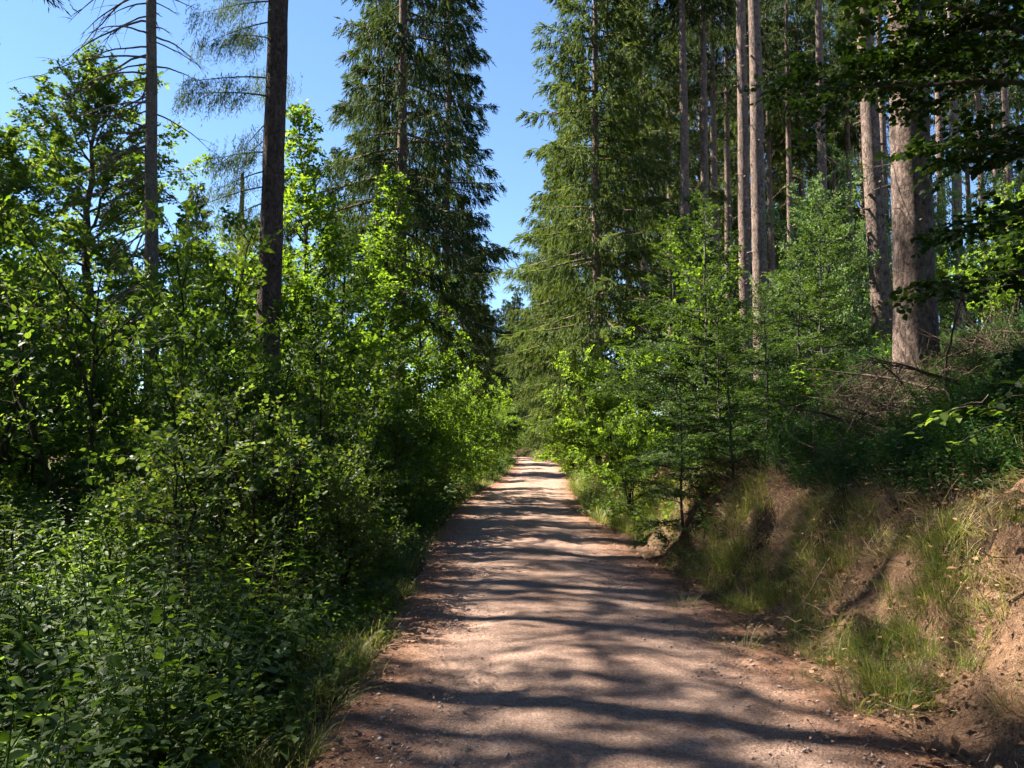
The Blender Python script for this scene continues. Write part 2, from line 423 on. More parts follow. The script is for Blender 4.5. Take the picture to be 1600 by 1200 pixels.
def broadleaf(seed, H, r0, base, radius, n_limb, bark, leaf, ll=.06, lw=.035, tmpl=T4, planar=.7, sub_den=7, twig_n=8, leaf_n=7, el0=5, el1=60,
              wander=.04, top=1.0, stems=1, twig_len=.28, bias=None, lean=(0, 0), leaf_up=.8):
    rng = np.random.default_rng(seed)
    wood = Geo(); cr = Geo()
    LP, LA, LN = [], [], []
    for st in range(stems):
        n = 14; t = np.linspace(0, 1, n)
        az = rng.random() * 6.28 + st * 2.4
        sp = 0 if stems == 1 else .22 * H * (.5 + rng.random() * .6)
        HH = H * (1 if st == 0 else .7 + .3 * rng.random())
        off = np.cumsum(rng.normal(0, wander, (n, 2)) * HH / n * 2.2, 0); off -= off[0]
        P = np.stack([off[:, 0] + sp * np.cos(az) * t ** 1.1 + lean[0] * t, off[:, 1] + sp * np.sin(az) * t ** 1.1 + lean[1] * t, t * HH], -1)
        rad = r0 / (stems ** .4) * (1 - t) ** .8 + .006
        P[0, 2] -= .3
        wood.tube(P, rad * (1 + .35 * np.exp(-t * 18)), 8 if r0 > .05 else 6, cap=True)
        nl = max(4, n_limb // stems)
        for i in range(nl):
            tt = base + (1 - base) * ((i + rng.random() * .8) / nl) ** .9
            tt = min(tt, .985)
            s0 = sample(P, np.array([tt]))[0]
            az = i * 2.399 + rng.normal(0, .35) + seed
            rel = (tt - base) / (1 - base)
            Lm = radius(rel) * (.75 + .5 * rng.random())
            el = R(el0 + (el1 - el0) * rel + rng.normal(0, 8))
            d = np.array([math.cos(az) * math.cos(el), math.sin(az) * math.cos(el), math.sin(el)])
            if bias is not None:
                Lm *= max(.25, 1 + bias[2] * (d[0] * bias[0] + d[1] * bias[1]))
            m = 8; q = np.linspace(0, 1, m)[:, None]
            wv = np.cumsum(rng.normal(0, .05, (m, 3)), 0) * Lm * .35; wv -= wv[0]
            LPts = s0 + d * Lm * q + UP * Lm * (-.16 * q ** 2 if rel < .6 else .05 * q ** 2) + wv
            rl = max(.005, .5 * np.interp(tt, t, rad))
            wood.tube(LPts, rl * (1 - q[:, 0]) ** .8 + .003, 5)
            ns = max(3, int(Lm * sub_den))
            for k in range(ns + 1):
                u = .12 + .88 * (k + rng.random() * .6) / ns if k < ns else 1.0
                u = min(u, 1.0)
                b0 = sample(LPts, np.array([u]))[0]
                dl = unit(sample(LPts, np.array([min(1, u + .05)]))[0] - sample(LPts, np.array([max(0, u - .1)]))[0])
                sgn = 1 if k % 2 else -1
                pl_n = unit(UP * planar + rng.normal(0, 1, 3) * (1 - planar) * .9)
                ang = sgn * R(48 + rng.normal(0, 10)) if k < ns else 0
                ds = unit(rotv(dl, pl_n, ang) + rng.normal(0, .12, 3) + UP * (.06))
                Ls = (.42 * Lm * (1 - .55 * u) + .12) * (.6 + .6 * rng.random())
                mq = 5; qq = np.linspace(0, 1, mq)[:, None]
                SP = b0 + ds * Ls * qq - UP * Ls * .10 * qq ** 2
                wood.tube(SP, .0045 * (1 - qq[:, 0]) + .0015, 3)
                nt_ = max(3, int(twig_n * Ls / .5 + 1))
                tu = (np.arange(nt_) + rng.random(nt_)) / nt_
                tb = sample(SP, np.clip(.1 + .9 * tu, 0, 1))
                sg_ = np.where(np.arange(nt_) % 2, 1.0, -1.0)
                side = unit(np.cross(pl_n, ds))
                td = unit(ds * .75 + side * sg_[:, None] * .75 + rng.normal(0, .22, (nt_, 3)))
                tl = twig_len * (.5 + .7 * rng.random(nt_)) * (1 - .3 * tu)
                lu = (np.arange(leaf_n) + .6) / leaf_n
                pos = tb[:, None] + td[:, None] * (tl[:, None] * lu)[..., None] - UP * (tl[:, None] * lu ** 2)[..., None] * .12
                tside = unit(np.cross(pl_n, td))
                ls = np.where(np.arange(leaf_n) % 2, 1.0, -1.0)
                ax = td[:, None] * .6 + tside[:, None] * ls[None, :, None] * .8 + rng.normal(0, .25, (nt_, leaf_n, 3)) - UP * .12
                nn = pl_n * leaf_up + rng.normal(0, .45, (nt_, leaf_n, 3))
                LP.append(pos.reshape(-1, 3)); LA.append(ax.reshape(-1, 3)); LN.append(nn.reshape(-1, 3))
    LP = np.concatenate(LP); LA = np.concatenate(LA); LN = np.concatenate(LN)
    m = len(LP)
    sz = .65 + .6 * rng.random(m)
    hrel = np.clip(LP[:, 2] / H, 0, 1)
    rnd = np.clip(rng.normal(.45, .2, m) + .12 * (hrel - .5), 0, 1)
    cr.leaves(LP, LA, LN, ll * sz, lw * sz, tmpl, rnd)
    return wood.mesh('trunk', bark, True), cr.mesh('crown', leaf)


def spruce(seed, H, r0, base, rmax, needle, bark, n_br=190, dens=1.0, dead=14, top_pow=.8, hang=.75, shoot=.20):
    rng = np.random.default_rng(seed)
    wood = Geo(); cr = Geo()
    t = np.linspace(0, 1, 24)
    wob = np.cumsum(rng.normal(0, .012, (24, 2)), 0); wob -= wob[0]
    P = np.stack([wob[:, 0], wob[:, 1], t * H - .4 * (t == 0)], -1)
    wood.tube(P, (r0 * (1 - t) ** .85 + .01) * (1 + .45 * np.exp(-t * H / .5)), 16, .05, rng, True)
    SP, SA, SN, SL, SR = [], [], [], [], []
    for i in range(n_br):
        tt = base + (1 - base) * ((i + rng.random()) / n_br) ** .92
        if tt > .99: continue
        z = tt * H; s0 = sample(P, np.array([tt]))[0]
        rel = (tt - base) / (1 - base)
        prof = min(1, (1 - rel) ** top_pow * 1.12) * min(1, .55 + rel * 4)
        Lb = rmax * prof * (.5 + .75 * rng.random()) + .12
        if rng.random() < .10: continue
        az = i * 2.399 + rng.normal(0, .3)
        d = np.array([math.cos(az), math.sin(az), 0])
        side = np.array([-d[1], d[0], 0])
        rise = .35 * rel - .12 + rng.normal(0, .06)
        m = 9; q = np.linspace(0, 1, m)
        BP = s0 + d * (Lb * q)[:, None] + UP * (Lb * (rise * q - .55 * (1 - rel * .6) * q ** 2 + .32 * q ** 3))[:, None] + side * (Lb * .08 * rng.normal() * q ** 2)[:, None]
        wood.tube(BP, (.012 + .012 * Lb) * (1 - q) + .004, 4)
        ns = int((8 + 19 * Lb) * dens)
        u = np.clip(.10 + .9 * rng.random(ns) ** .8, 0, 1)
        b0 = sample(BP, u)
        sl = (.10 + .30 * Lb * (1 - u) * (u > .12) * rng.random(ns)) * np.where(rng.random(ns) < .5, 1, -1)
        st = b0 + side * sl[:, None] + d * (np.abs(sl) * .55)[:, None] - UP * (np.abs(sl) * .25)[:, None]
        hl = hang * (.35 + .9 * rng.random(ns)) * np.clip(.35 + Lb / rmax, .35, 1) * (1 - .45 * u)
        hd = unit(d * (.22 + .5 * u[:, None] ** 2) - UP * (1.0 - .45 * u[:, None] ** 2) + rng.normal(0, .16, (ns, 3)) + side * (np.sign(sl) * .18)[:, None])
        # strand shoots
        kk = 9
        lu = (np.arange(kk) + .3) / kk
        pos = st[:, None] + hd[:, None] * (hl[:, None] * lu)[..., None] - UP * (hl[:, None] * lu ** 2)[..., None] * .15
        an = rng.random((ns, kk)) * 6.283
        a1 = unit(np.cross(hd, d + .01)); a2 = np.cross(hd, a1)
        out = np.cos(an)[..., None] * a1[:, None] + np.sin(an)[..., None] * a2[:, None]
        ax = hd[:, None] * .9 + out * .38
        nn = np.cross(ax, rng.normal(0, 1, (ns, kk, 3)))
        SP.append(pos.reshape(-1, 3)); SA.append(ax.reshape(-1, 3)); SN.append(nn.reshape(-1, 3))
        SL.append((shoot * (.7 + .7 * rng.random((ns, kk))) * (1.15 - .4 * lu)).ravel())
        SR.append(np.clip(.28 + .35 * u[:, None] * lu + rng.normal(0, .14, (ns, kk)) + rng.normal(0, .08), 0, 1).ravel())
        # shoots along secondary and primary
        kp = int(10 * Lb * dens) + 4
        up = np.clip(.15 + .87 * rng.random(kp), 0, 1)
        bp = sample(BP, up)
        ax = d * .9 + side * rng.normal(0, .8, (kp, 1)) + UP * rng.normal(.05, .2, (kp, 1))
        SP.append(bp); SA.append(ax); SN.append(UP + rng.normal(0, .5, (kp, 3))); SL.append(shoot * 1.3 * (.7 + .6 * rng.random(kp))); SR.append(np.clip(.6 + rng.normal(0, .15, kp), 0, 1))
    # dead lower twigs
    for i in range(dead):
        tt = base * (.25 + .8 * rng.random()); s0 = sample(P, np.array([tt]))[0]
        az = rng.random() * 6.283; d = np.array([math.cos(az), math.sin(az), -.15 - .3 * rng.random()])
        q = np.linspace(0, 1, 5)[:, None]; Lb = .5 + 1.3 * rng.random()
        BP = s0 + d * Lb * q - UP * .25 * Lb * q ** 2 + rng.normal(0, .03, (5, 3)) * q
        wood.tube(BP, .011 * (1 - q[:, 0]) + .003, 3)
    SL = np.concatenate(SL)
    cr.leaves(np.concatenate(SP), np.concatenate(SA), np.concatenate(SN), SL, SL * .15 + .006, TNEEDLE, np.concatenate(SR))
    return wood.mesh('trunk', bark, True), cr.mesh('crown', needle)


def thing(name, label, cat, loc, rz=0, s=1.0, group=None, lean=(0, 0)):
    o = bpy.data.objects.new(name, None); col.objects.link(o)
    o.empty_display_size = .2
    o.location = loc; o.rotation_euler = (lean[0], lean[1], rz)
    o.scale = (s, s, s) if isinstance(s, (int, float)) else s
    return tag(o, label, cat, group)


def plant(name, label, cat, meshes, px=None, d=None, x=None, rz=0, s=1.0, group=None, lean=(0, 0), dz=0):
    if x is None: x = (px - 800) / 1295 * d
    z = float(height(x, d)) + dz
    t = thing(name, label, cat, (x, d, z), rz, s, group, lean)
    for nm, me in zip(('trunk', 'crown'), meshes):
        if me is not None: obj(nm, me, t)
    return t


# ------------------------------------------------------------------ tree kinds
r_ovoid = lambda R0: (lambda r: R0 * (.55 + .9 * r) * (1 - r) ** .6 * 1.15 + .12)
r_cone = lambda R0: (lambda r: R0 * (1 - r) ** .8 + .15)
r_round = lambda R0: (lambda r: R0 * math.sqrt(max(0.02, 1 - (2 * r - .85) ** 2 * .75)))

SPR = [spruce(11, 29, .24, .20, 3.2, M['needle'], M['spruce_bark'], 210, 1.0, 20),
       spruce(12, 24, .21, .10, 3.3, M['needle_light'], M['spruce_bark'], 220, 1.05, 10),
       spruce(13, 27, .22, .34, 3.0, M['needle_light'], M['spruce_bark'], 170, 1.0, 34),
       spruce(14, 17, .17, .04, 2.9, M['needle'], M['spruce_bark'], 170, 1.0, 4)]
BARE = [spruce(21, 29, .23, .55, 2.6, M['needle'], M['spruce_bark'], 90, .8, 40),
        spruce(22, 27, .21, .60, 2.4, M['needle'], M['spruce_bark'], 80, .8, 30)]
BL_BRIGHT = [broadleaf(31, 8, .07, .12, r_cone(1.5), 46, M['mossy_bark'], M['leaf_bright'], .09, .06, sub_den=6, twig_n=8, leaf_n=6, el0=20, el1=65, planar=.55, leaf_up=.6),
             broadleaf(32, 6.5, .06, .06, r_ovoid(1.5), 34, M['mossy_bark'], M['leaf_bright'], .08, .055, sub_den=6, twig_n=6, leaf_n=6, el0=15, el1=60, planar=.55, leaf_up=.6)]
BL_BEECH = [broadleaf(41, 6, .05, .06, r_cone(2.1), 30, M['beech_bark'], M['leaf_beech_shaded'], .07, .045, sub_den=7, twig_n=9, leaf_n=7, el0=0, el1=45, planar=.85),
            broadleaf(42, 5, .045, .05, r_cone(1.9), 26, M['beech_bark'], M['leaf_beech_shaded'], .07, .045, sub_den=7, twig_n=9, leaf_n=7, el0=5, el1=40, planar=.85)]
BL_OAK = [broadleaf(51, 12.5, .16, .16, r_round(2.5), 54, M['dark_bark'], M['leaf_oak'], .13, .085, TLOBE, sub_den=4.2, twig_n=7, leaf_n=6, el0=5, el1=70, planar=.35, twig_len=.35, leaf_up=.5)]
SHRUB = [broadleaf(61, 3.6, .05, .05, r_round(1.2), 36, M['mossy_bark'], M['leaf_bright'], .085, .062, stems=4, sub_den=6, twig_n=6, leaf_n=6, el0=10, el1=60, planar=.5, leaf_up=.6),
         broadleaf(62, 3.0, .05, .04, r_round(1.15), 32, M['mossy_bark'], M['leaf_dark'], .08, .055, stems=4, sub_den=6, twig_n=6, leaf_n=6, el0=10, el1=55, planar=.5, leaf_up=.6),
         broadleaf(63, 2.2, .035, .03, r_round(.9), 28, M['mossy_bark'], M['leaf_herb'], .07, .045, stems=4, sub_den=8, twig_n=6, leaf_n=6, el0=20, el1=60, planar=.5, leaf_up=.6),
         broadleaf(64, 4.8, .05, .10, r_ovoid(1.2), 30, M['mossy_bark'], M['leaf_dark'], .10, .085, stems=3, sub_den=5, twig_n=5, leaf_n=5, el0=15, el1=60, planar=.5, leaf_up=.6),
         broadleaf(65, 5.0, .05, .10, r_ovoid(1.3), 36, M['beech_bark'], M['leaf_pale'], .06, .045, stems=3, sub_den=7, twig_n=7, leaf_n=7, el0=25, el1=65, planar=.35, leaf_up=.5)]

SHRUB.append(broadleaf(66, 2.7, .035, .22, r_round(.85), 16, M['mossy_bark'], M['leaf_dark'], .09, .055, T8, stems=3, sub_den=4, twig_n=4, leaf_n=4, el0=15, el1=50, planar=.7, leaf_up=.9, wander=.08, twig_len=.34))
SHRUB.append(broadleaf(67, 2.2, .03, .2, r_round(.8), 16, M['mossy_bark'], M['leaf_herb'], .105, .066, T8, stems=3, sub_den=4, twig_n=4, leaf_n=4, el0=5, el1=45, planar=.7, leaf_up=.9, wander=.08, twig_len=.36))

# ------------------------------------------------------------------ trees on the left
def bare_trunk(seed, H, r0, mat, lean=(0, 0), sides=20, raw=False):
    rng = np.random.default_rng(seed); gq = Geo()
    n = 60; t = np.linspace(0, 1, n)
    w = np.cumsum(rng.normal(0, .006, (n, 2)), 0); w -= w[0]
    P = np.stack([w[:, 0] + lean[0] * t, w[:, 1] + lean[1] * t, t * H], -1); P[0, 2] = -.5
    gq.tube(P, (r0 * (1 - .75 * t)) * (1 + .22 * np.exp(-np.maximum(t, 0) * H / .45)), sides, .06, rng, True)
    return P, (gq if raw else gq.mesh('trunk', mat, True))


def dead_branch_mesh(rng, s0, d, L, droop, r, mat, fork=3):
    gq = Geo(); m = 10; q = np.linspace(0, 1, m)[:, None]
    w = np.cumsum(rng.normal(0, .02, (m, 3)), 0) * L * .4; w -= w[0]
    BP = s0 + d * L * q + UP * (-droop * L * q ** 2) + w
    gq.tube(BP, r * (1 - q[:, 0]) ** .7 + .003, 5)
    for k in range(fork):
        u = .3 + .65 * rng.random(); b = sample(BP, np.array([u]))[0]
        dd = unit(d + rng.normal(0, .45, 3) - UP * .45); q2 = np.linspace(0, 1, 5)[:, None]
        l2 = L * (.15 + .25 * rng.random())
        gq.tube(b + dd * l2 * q2 - UP * .2 * l2 * q2 ** 2, r * .35 * (1 - q2[:, 0]) + .002, 3)
    return gq.mesh('branch', mat, True)


rng = np.random.default_rng(5)
x0, d0 = -8.2, 19.0
dead = thing('dead_spruce', 'dead grey spruce with bare drooping branches in front of blue sky', 'tree', (x0, d0, float(height(x0, d0))))
P, me = bare_trunk(1, 21, .19, M['dead_wood'], (-.6, 0)); obj('trunk', me, dead)
for i in range(74):
    z = 4.2 + 8.5 * (i + rng.random()) / 74
    s0 = sample(P, np.array([z / 21]))[0]
    left = rng.random() < .8
    az = math.pi + rng.normal(0, .6) if left else rng.normal(0, .7)
    up = .42 if z > 7.0 else .1
    d = unit(np.array([math.cos(az), math.sin(az), (-.1 if z > 7.5 else -.45) + rng.normal(0, .15)]))
    L = (.3 + 2.5 * rng.random() ** .9) * (1 if left else .5)
    obj('branch', dead_branch_mesh(rng, s0, d, L, .22 + .3 * rng.random(), .016 + .011 * rng.random(), M['dead_wood'], 5), dead)

# the dark trunk in front, with a few live branches high on one side
x0, d0 = -4.07, 13.6
dk = thing('spruce_tree', 'tall dark spruce trunk standing alone above the bushes', 'tree', (x0, d0, float(height(x0, d0))))
P, me = bare_trunk(2, 27, .215, M['dark_bark'], (.25, 0), 24); obj('trunk', me, dk)
cg = Geo(); wg = Geo(); rng = np.random.default_rng(8)
for i in range(48):
    z = 5.4 + 18 * (i / 48) ** 1.15
    s0 = sample(P, np.array([z / 27]))[0]
    az = math.pi + rng.normal(0, .55) if z < 11 or rng.random() < .6 else rng.random() * 6.28
    d = np.array([math.cos(az), math.sin(az), .0]); side = np.array([-d[1], d[0], 0])
    L = .8 + 1.1 * rng.random(); q = np.linspace(0, 1, 8)
    BP = s0 + d * (L * q)[:, None] + UP * (L * (.05 * q - .45 * q ** 2 + .2 * q ** 3))[:, None]
    wg = Geo(); wg.tube(BP, .014 * (1 - q) + .003, 4); obj('branch', wg.mesh('branch', M['dark_bark'], True), dk)
    if rng.random() < (.2 if z < 11 else .75): continue
    ns = 120; u = .25 + .75 * rng.random(ns); b0 = sample(BP, u) + side * rng.normal(0, .2, (ns, 1))
    hl = .12 + .34 * rng.random(ns); kk = 12; lu = (np.arange(kk) + .3) / kk
    pos = b0[:, None] - UP * (hl[:, None] * lu)[..., None] + rng.normal(0, .012, (ns, kk, 3)) + d * (.12 * lu)[None, :, None]
    ax = -UP + rng.normal(0, .5, (ns, kk, 3)) + d * .2
    cg.leaves(pos.reshape(-1, 3), ax.reshape(-1, 3), rng.normal(0, 1, (ns * kk, 3)), .05 + .04 * rng.random(ns * kk), .011, TNEEDLE, np.clip(rng.normal(.5, .2, ns * kk), 0, 1))
for i in range(24):
    z = 9.8 + 16.5 * (i + rng.random()) / 24; s0 = sample(P, np.array([z / 27]))[0]; rel = (z - 9.8) / 16.5
    az = i * 2.399; d = np.array([math.cos(az), math.sin(az), 0]); side = np.array([-d[1], d[0], 0]); q = np.linspace(0, 1, 7)
    L = 2.7 * (1 - rel) ** .7 * (.5 + .6 * rng.random()) + .2
    BP = s0 + d * (L * q)[:, None] + UP * (L * (.1 * q - .5 * q ** 2 + .25 * q ** 3))[:, None]
    ns = int(14 * L) + 4; u = .15 + .85 * rng.random(ns); b0 = sample(BP, u) + side * rng.normal(0, .3, (ns, 1)) * (1.1 - u[:, None])
    hl = .2 + .45 * rng.random(ns); kk = 7; lu = (np.arange(kk) + .3) / kk
    pos = b0[:, None] - UP * (hl[:, None] * lu)[..., None] + d * (.15 * lu)[None, :, None]
    ax = -UP + rng.normal(0, .4, (ns, kk, 3)) + d * .3
    cg.leaves(pos.reshape(-1, 3), ax.reshape(-1, 3), rng.normal(0, 1, (ns * kk, 3)), .18, .04, TNEEDLE, np.clip(rng.normal(.4, .2, ns * kk), 0, 1))
obj('crown', cg.mesh('crown', M['needle_light']), dk)

# broken snag behind the bushes
x0, d0 = (372 - 800) / 1295 * 22, 22.0
sn = thing('tree_snag', 'short broken snag of a dead tree wrapped in leaves', 'tree', (x0, d0, float(height(x0, d0))))
_, me = bare_trunk(3, 8.7, .19, M['dead_wood'], (0, 0)); obj('trunk', me, sn)

plant('oak_tree', 'broad leafy oak beside the dead spruce, sky behind its top', 'tree', BL_OAK[0], 118, 24, rz=.4, s=(1.3, 1.3, .93))
plant('oak_tree', 'oak cut by the picture edge, lower than the one beside it', 'tree', BL_OAK[0], -30, 18, rz=2.4, s=(1.0, 1.0, .62))
plant('spruce_tree', 'dense dark spruce with a bare stretch of trunk showing in its crown', 'spruce', SPR[0], 622, 22, rz=.3, s=(.74, .74, .9))
plant('spruce_tree', 'slim spruce half hidden behind the dense dark spruce', 'spruce', SPR[2], 586, 42, rz=1.3)
plant('spruce_tree', 'dark spruce with hanging branches reaching into the sky gap over the path', 'spruce', SPR[0], 696, 39, rz=2.1)
plant('spruce_tree', 'lower dark spruce filling the edge of the sky gap, path bend below', 'spruce', SPR[3], 722, 54, rz=1.1, s=1.05)
plant('spruce_tree', 'far dark spruce just left of the path bend', 'spruce', SPR[3], 745, 72, rz=4.1, s=1.0)
plant('young_tree', 'bright yellow-green sapling right behind the lone dark trunk', 'tree', BL_BRIGHT[0], 490, 15.5, rz=.5, s=(1.12, 1.12, .98))
plant('young_tree', 'bright green sapling in front of the dense dark spruce', 'tree', BL_BRIGHT[0], 596, 20.5, rz=3.0, s=(1.2, 1.2, 1.02))
plant('young_tree', 'bright sapling lower between two taller saplings', 'tree', BL_BRIGHT[1], 532, 17.8, rz=1.9, s=(1.05, 1.05, .92))
plant('young_tree', 'bright sapling nearest the path, in front of the dark spruces', 'tree', BL_BRIGHT[1], 652, 23.5, rz=2.2, s=(1.15, 1.15, 1.05))
plant('young_tree', 'bright sapling rising behind the hazels, left of the lone dark trunk', 'tree', BL_BRIGHT[1], 365, 20, rz=4.4, s=(1.2, 1.2, 1.0))
plant('hazel_bush', 'tall shaded hazel with round leaves between dead spruce and dark trunk', 'bush', SHRUB[3], 312, 13.2, rz=.2, s=1.05)
plant('hazel_bush', 'round-leaved hazel behind the dead spruce base', 'bush', SHRUB[3], 268, 15.5, rz=2.2, s=.78)
plant('hazel_bush', 'round-leaved hazel under the oak at the picture edge', 'bush', SHRUB[3], 40, 15, rz=4.2, s=1.0)
plant('hazel_bush', 'round-leaved hazel just behind the lone dark trunk', 'bush', SHRUB[3], 458, 15.5, rz=5.2, s=.8)

# ------------------------------------------------------------------ forked elder at far left
def elder():
    rng = np.random.default_rng(9); w = Geo(); c = Geo()
    segs = []
    def limb(pts, r0, r1, n=10):
        pts = np.array(pts, float); t = np.linspace(0, 1, len(pts)); q = np.linspace(0, 1, n)
        BP = np.stack([np.interp(q, t, pts[:, k]) for k in range(3)], -1)
        BP[1:-1] = (BP[:-2] + 2 * BP[1:-1] + BP[2:]) / 4
        BP = BP + rng.normal(0, .018, BP.shape) * (q[:, None] > 0)
        w.tube(BP, np.linspace(r0, r1, n), 7, .12, rng); segs.append((BP, r1)); return BP
    k = 10.5 / 1295
    def q(px, py, dy=0): return ((px - 115) * k, dy, (890 - py) * k)
    limb([q(115, 905), q(112, 830), q(98, 790)], .068, .06)
    limb([q(98, 795), q(60, 730, .1), q(25, 640, .2), q(-5, 590, .3), q(-40, 480, .3)], .05, .018)
    limb([q(112, 835), q(150, 790, -.1), q(158, 700, -.2), q(155, 640, -.2)], .042, .032)
    limb([q(155, 640, -.2), q(130, 580, -.1), q(90, 520, 0), q(30, 480, .1)], .028, .009)
    limb([q(155, 640, -.2), q(165, 580, -.3), q(160, 520, -.3), q(180, 430, -.4)], .026, .008)
    limb([q(130, 580, -.1), q(80, 480, .2), q(50, 400, .4)], .018, .006)
    limb([q(165, 580, -.3), q(210, 500, -.1), q(250, 450, .1)], .016, .005)
    limb([q(60, 730, .1), q(30, 700, -.4), q(-30, 640, -.7)], .02, .006)
    limb([q(160, 520, -.3), q(110, 440, -.6), q(60, 360, -.7)], .015, .005)
    LP, LA, LN = [], [], []
    for BP, r1 in segs[1:]:
        for kk in range(11):
            b = sample(BP, np.array([.35 + .65 * rng.random()]))[0]
            d = unit(rng.normal(0, 1, 3) + UP * .15); L = .35 + .5 * rng.random(); qq = np.linspace(0, 1, 5)[:, None]
            T = b + d * L * qq - UP * .2 * L * qq ** 2
            w.tube(T, .004 * (1 - qq[:, 0]) + .0015, 3)
            for u in np.linspace(.3, 1, 7):
                p = sample(T, np.array([u]))[0]
                for s in range(3):
                    LP.append(p + rng.normal(0, .03, 3)); LA.append(d * .5 + rng.normal(0, .6, 3) - UP * .1); LN.append(UP + rng.normal(0, .4, 3))
    m = len(LP); sz = .6 + .7 * rng.random(m)
    c.leaves(np.array(LP), np.array(LA), np.array(LN), .09 * sz, .045 * sz, T4, np.clip(rng.normal(.45, .2, m), 0, 1))
    return w.mesh('trunk', M['mossy_bark'], True), c.mesh('crown', M['leaf_oak'])


plant('elder_tree', 'forked elder with dark crooked mossy stems near the picture edge', 'tree', elder(), 115, 10.5)

# ------------------------------------------------------------------ bushes along the left side
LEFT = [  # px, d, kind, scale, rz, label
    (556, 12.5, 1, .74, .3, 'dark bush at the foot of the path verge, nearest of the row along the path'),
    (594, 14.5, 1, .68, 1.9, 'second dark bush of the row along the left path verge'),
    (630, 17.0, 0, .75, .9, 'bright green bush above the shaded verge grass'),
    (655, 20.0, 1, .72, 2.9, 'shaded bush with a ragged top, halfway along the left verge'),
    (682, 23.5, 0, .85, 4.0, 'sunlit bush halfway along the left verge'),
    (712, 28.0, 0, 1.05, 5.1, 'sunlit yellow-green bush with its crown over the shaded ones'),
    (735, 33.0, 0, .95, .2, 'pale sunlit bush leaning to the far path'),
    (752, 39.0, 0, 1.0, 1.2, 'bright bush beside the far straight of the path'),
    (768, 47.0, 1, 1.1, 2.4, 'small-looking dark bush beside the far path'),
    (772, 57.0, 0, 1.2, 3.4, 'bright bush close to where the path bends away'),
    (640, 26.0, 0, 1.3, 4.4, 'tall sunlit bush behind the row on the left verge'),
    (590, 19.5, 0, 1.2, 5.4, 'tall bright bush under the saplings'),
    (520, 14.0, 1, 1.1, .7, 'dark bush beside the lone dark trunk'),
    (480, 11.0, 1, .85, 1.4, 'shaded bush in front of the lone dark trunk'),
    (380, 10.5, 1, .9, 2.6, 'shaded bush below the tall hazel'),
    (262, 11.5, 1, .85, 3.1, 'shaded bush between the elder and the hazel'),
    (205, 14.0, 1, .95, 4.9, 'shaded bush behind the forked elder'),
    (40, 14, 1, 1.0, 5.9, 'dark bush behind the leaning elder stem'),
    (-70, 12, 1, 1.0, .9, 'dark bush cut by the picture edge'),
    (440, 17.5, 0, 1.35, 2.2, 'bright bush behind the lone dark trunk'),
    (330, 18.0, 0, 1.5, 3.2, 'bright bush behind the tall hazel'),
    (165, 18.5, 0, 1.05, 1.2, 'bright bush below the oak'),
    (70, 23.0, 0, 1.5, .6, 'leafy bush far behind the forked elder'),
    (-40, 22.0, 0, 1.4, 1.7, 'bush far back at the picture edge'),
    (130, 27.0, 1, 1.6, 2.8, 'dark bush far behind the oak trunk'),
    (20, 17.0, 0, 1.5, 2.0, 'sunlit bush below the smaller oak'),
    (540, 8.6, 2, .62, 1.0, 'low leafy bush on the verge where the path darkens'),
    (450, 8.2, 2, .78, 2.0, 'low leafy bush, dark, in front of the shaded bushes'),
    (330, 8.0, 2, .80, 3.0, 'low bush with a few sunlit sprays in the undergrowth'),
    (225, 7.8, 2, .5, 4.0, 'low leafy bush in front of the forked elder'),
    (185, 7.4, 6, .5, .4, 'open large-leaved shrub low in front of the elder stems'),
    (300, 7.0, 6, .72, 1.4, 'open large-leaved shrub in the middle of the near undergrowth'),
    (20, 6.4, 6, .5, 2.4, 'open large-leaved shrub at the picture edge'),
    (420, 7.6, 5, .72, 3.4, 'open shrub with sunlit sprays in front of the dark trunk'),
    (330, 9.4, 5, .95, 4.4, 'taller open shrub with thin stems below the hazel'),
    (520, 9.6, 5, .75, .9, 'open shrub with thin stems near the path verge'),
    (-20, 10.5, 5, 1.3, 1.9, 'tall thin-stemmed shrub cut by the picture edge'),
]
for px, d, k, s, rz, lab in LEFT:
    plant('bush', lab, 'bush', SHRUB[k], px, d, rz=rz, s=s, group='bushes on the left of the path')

# trees further into the wood on the left, and tall ones beyond the frame whose shade falls on the path
for i, (px, d, k, s) in enumerate([(430, 48, 3, 1.0), (300, 55, 3, 1.1), (180, 50, 3, .8), (520, 60, 0, .8)]):
    plant('spruce_tree', ['spruce far behind the lone dark trunk', 'spruce far behind the tall hazel', 'low spruce far behind the oak', 'spruce far behind the bright saplings'][i], 'spruce', SPR[k], px, d, rz=i * 1.7, s=s)
for i, (x, y, sc, lab) in enumerate([(-9.2, 9.6, .8, 'nearer'), (-9.8, 12.0, .9, 'farther')]):  # unseen saplings added to throw shade on the left undergrowth
    plant('young_tree', 'sapling added beyond the left picture edge to shade the undergrowth, %s of two' % lab, 'tree', BL_BRIGHT[i % 2], x=x, d=y, rz=i * 1.3, s=sc, group='saplings added outside the picture')
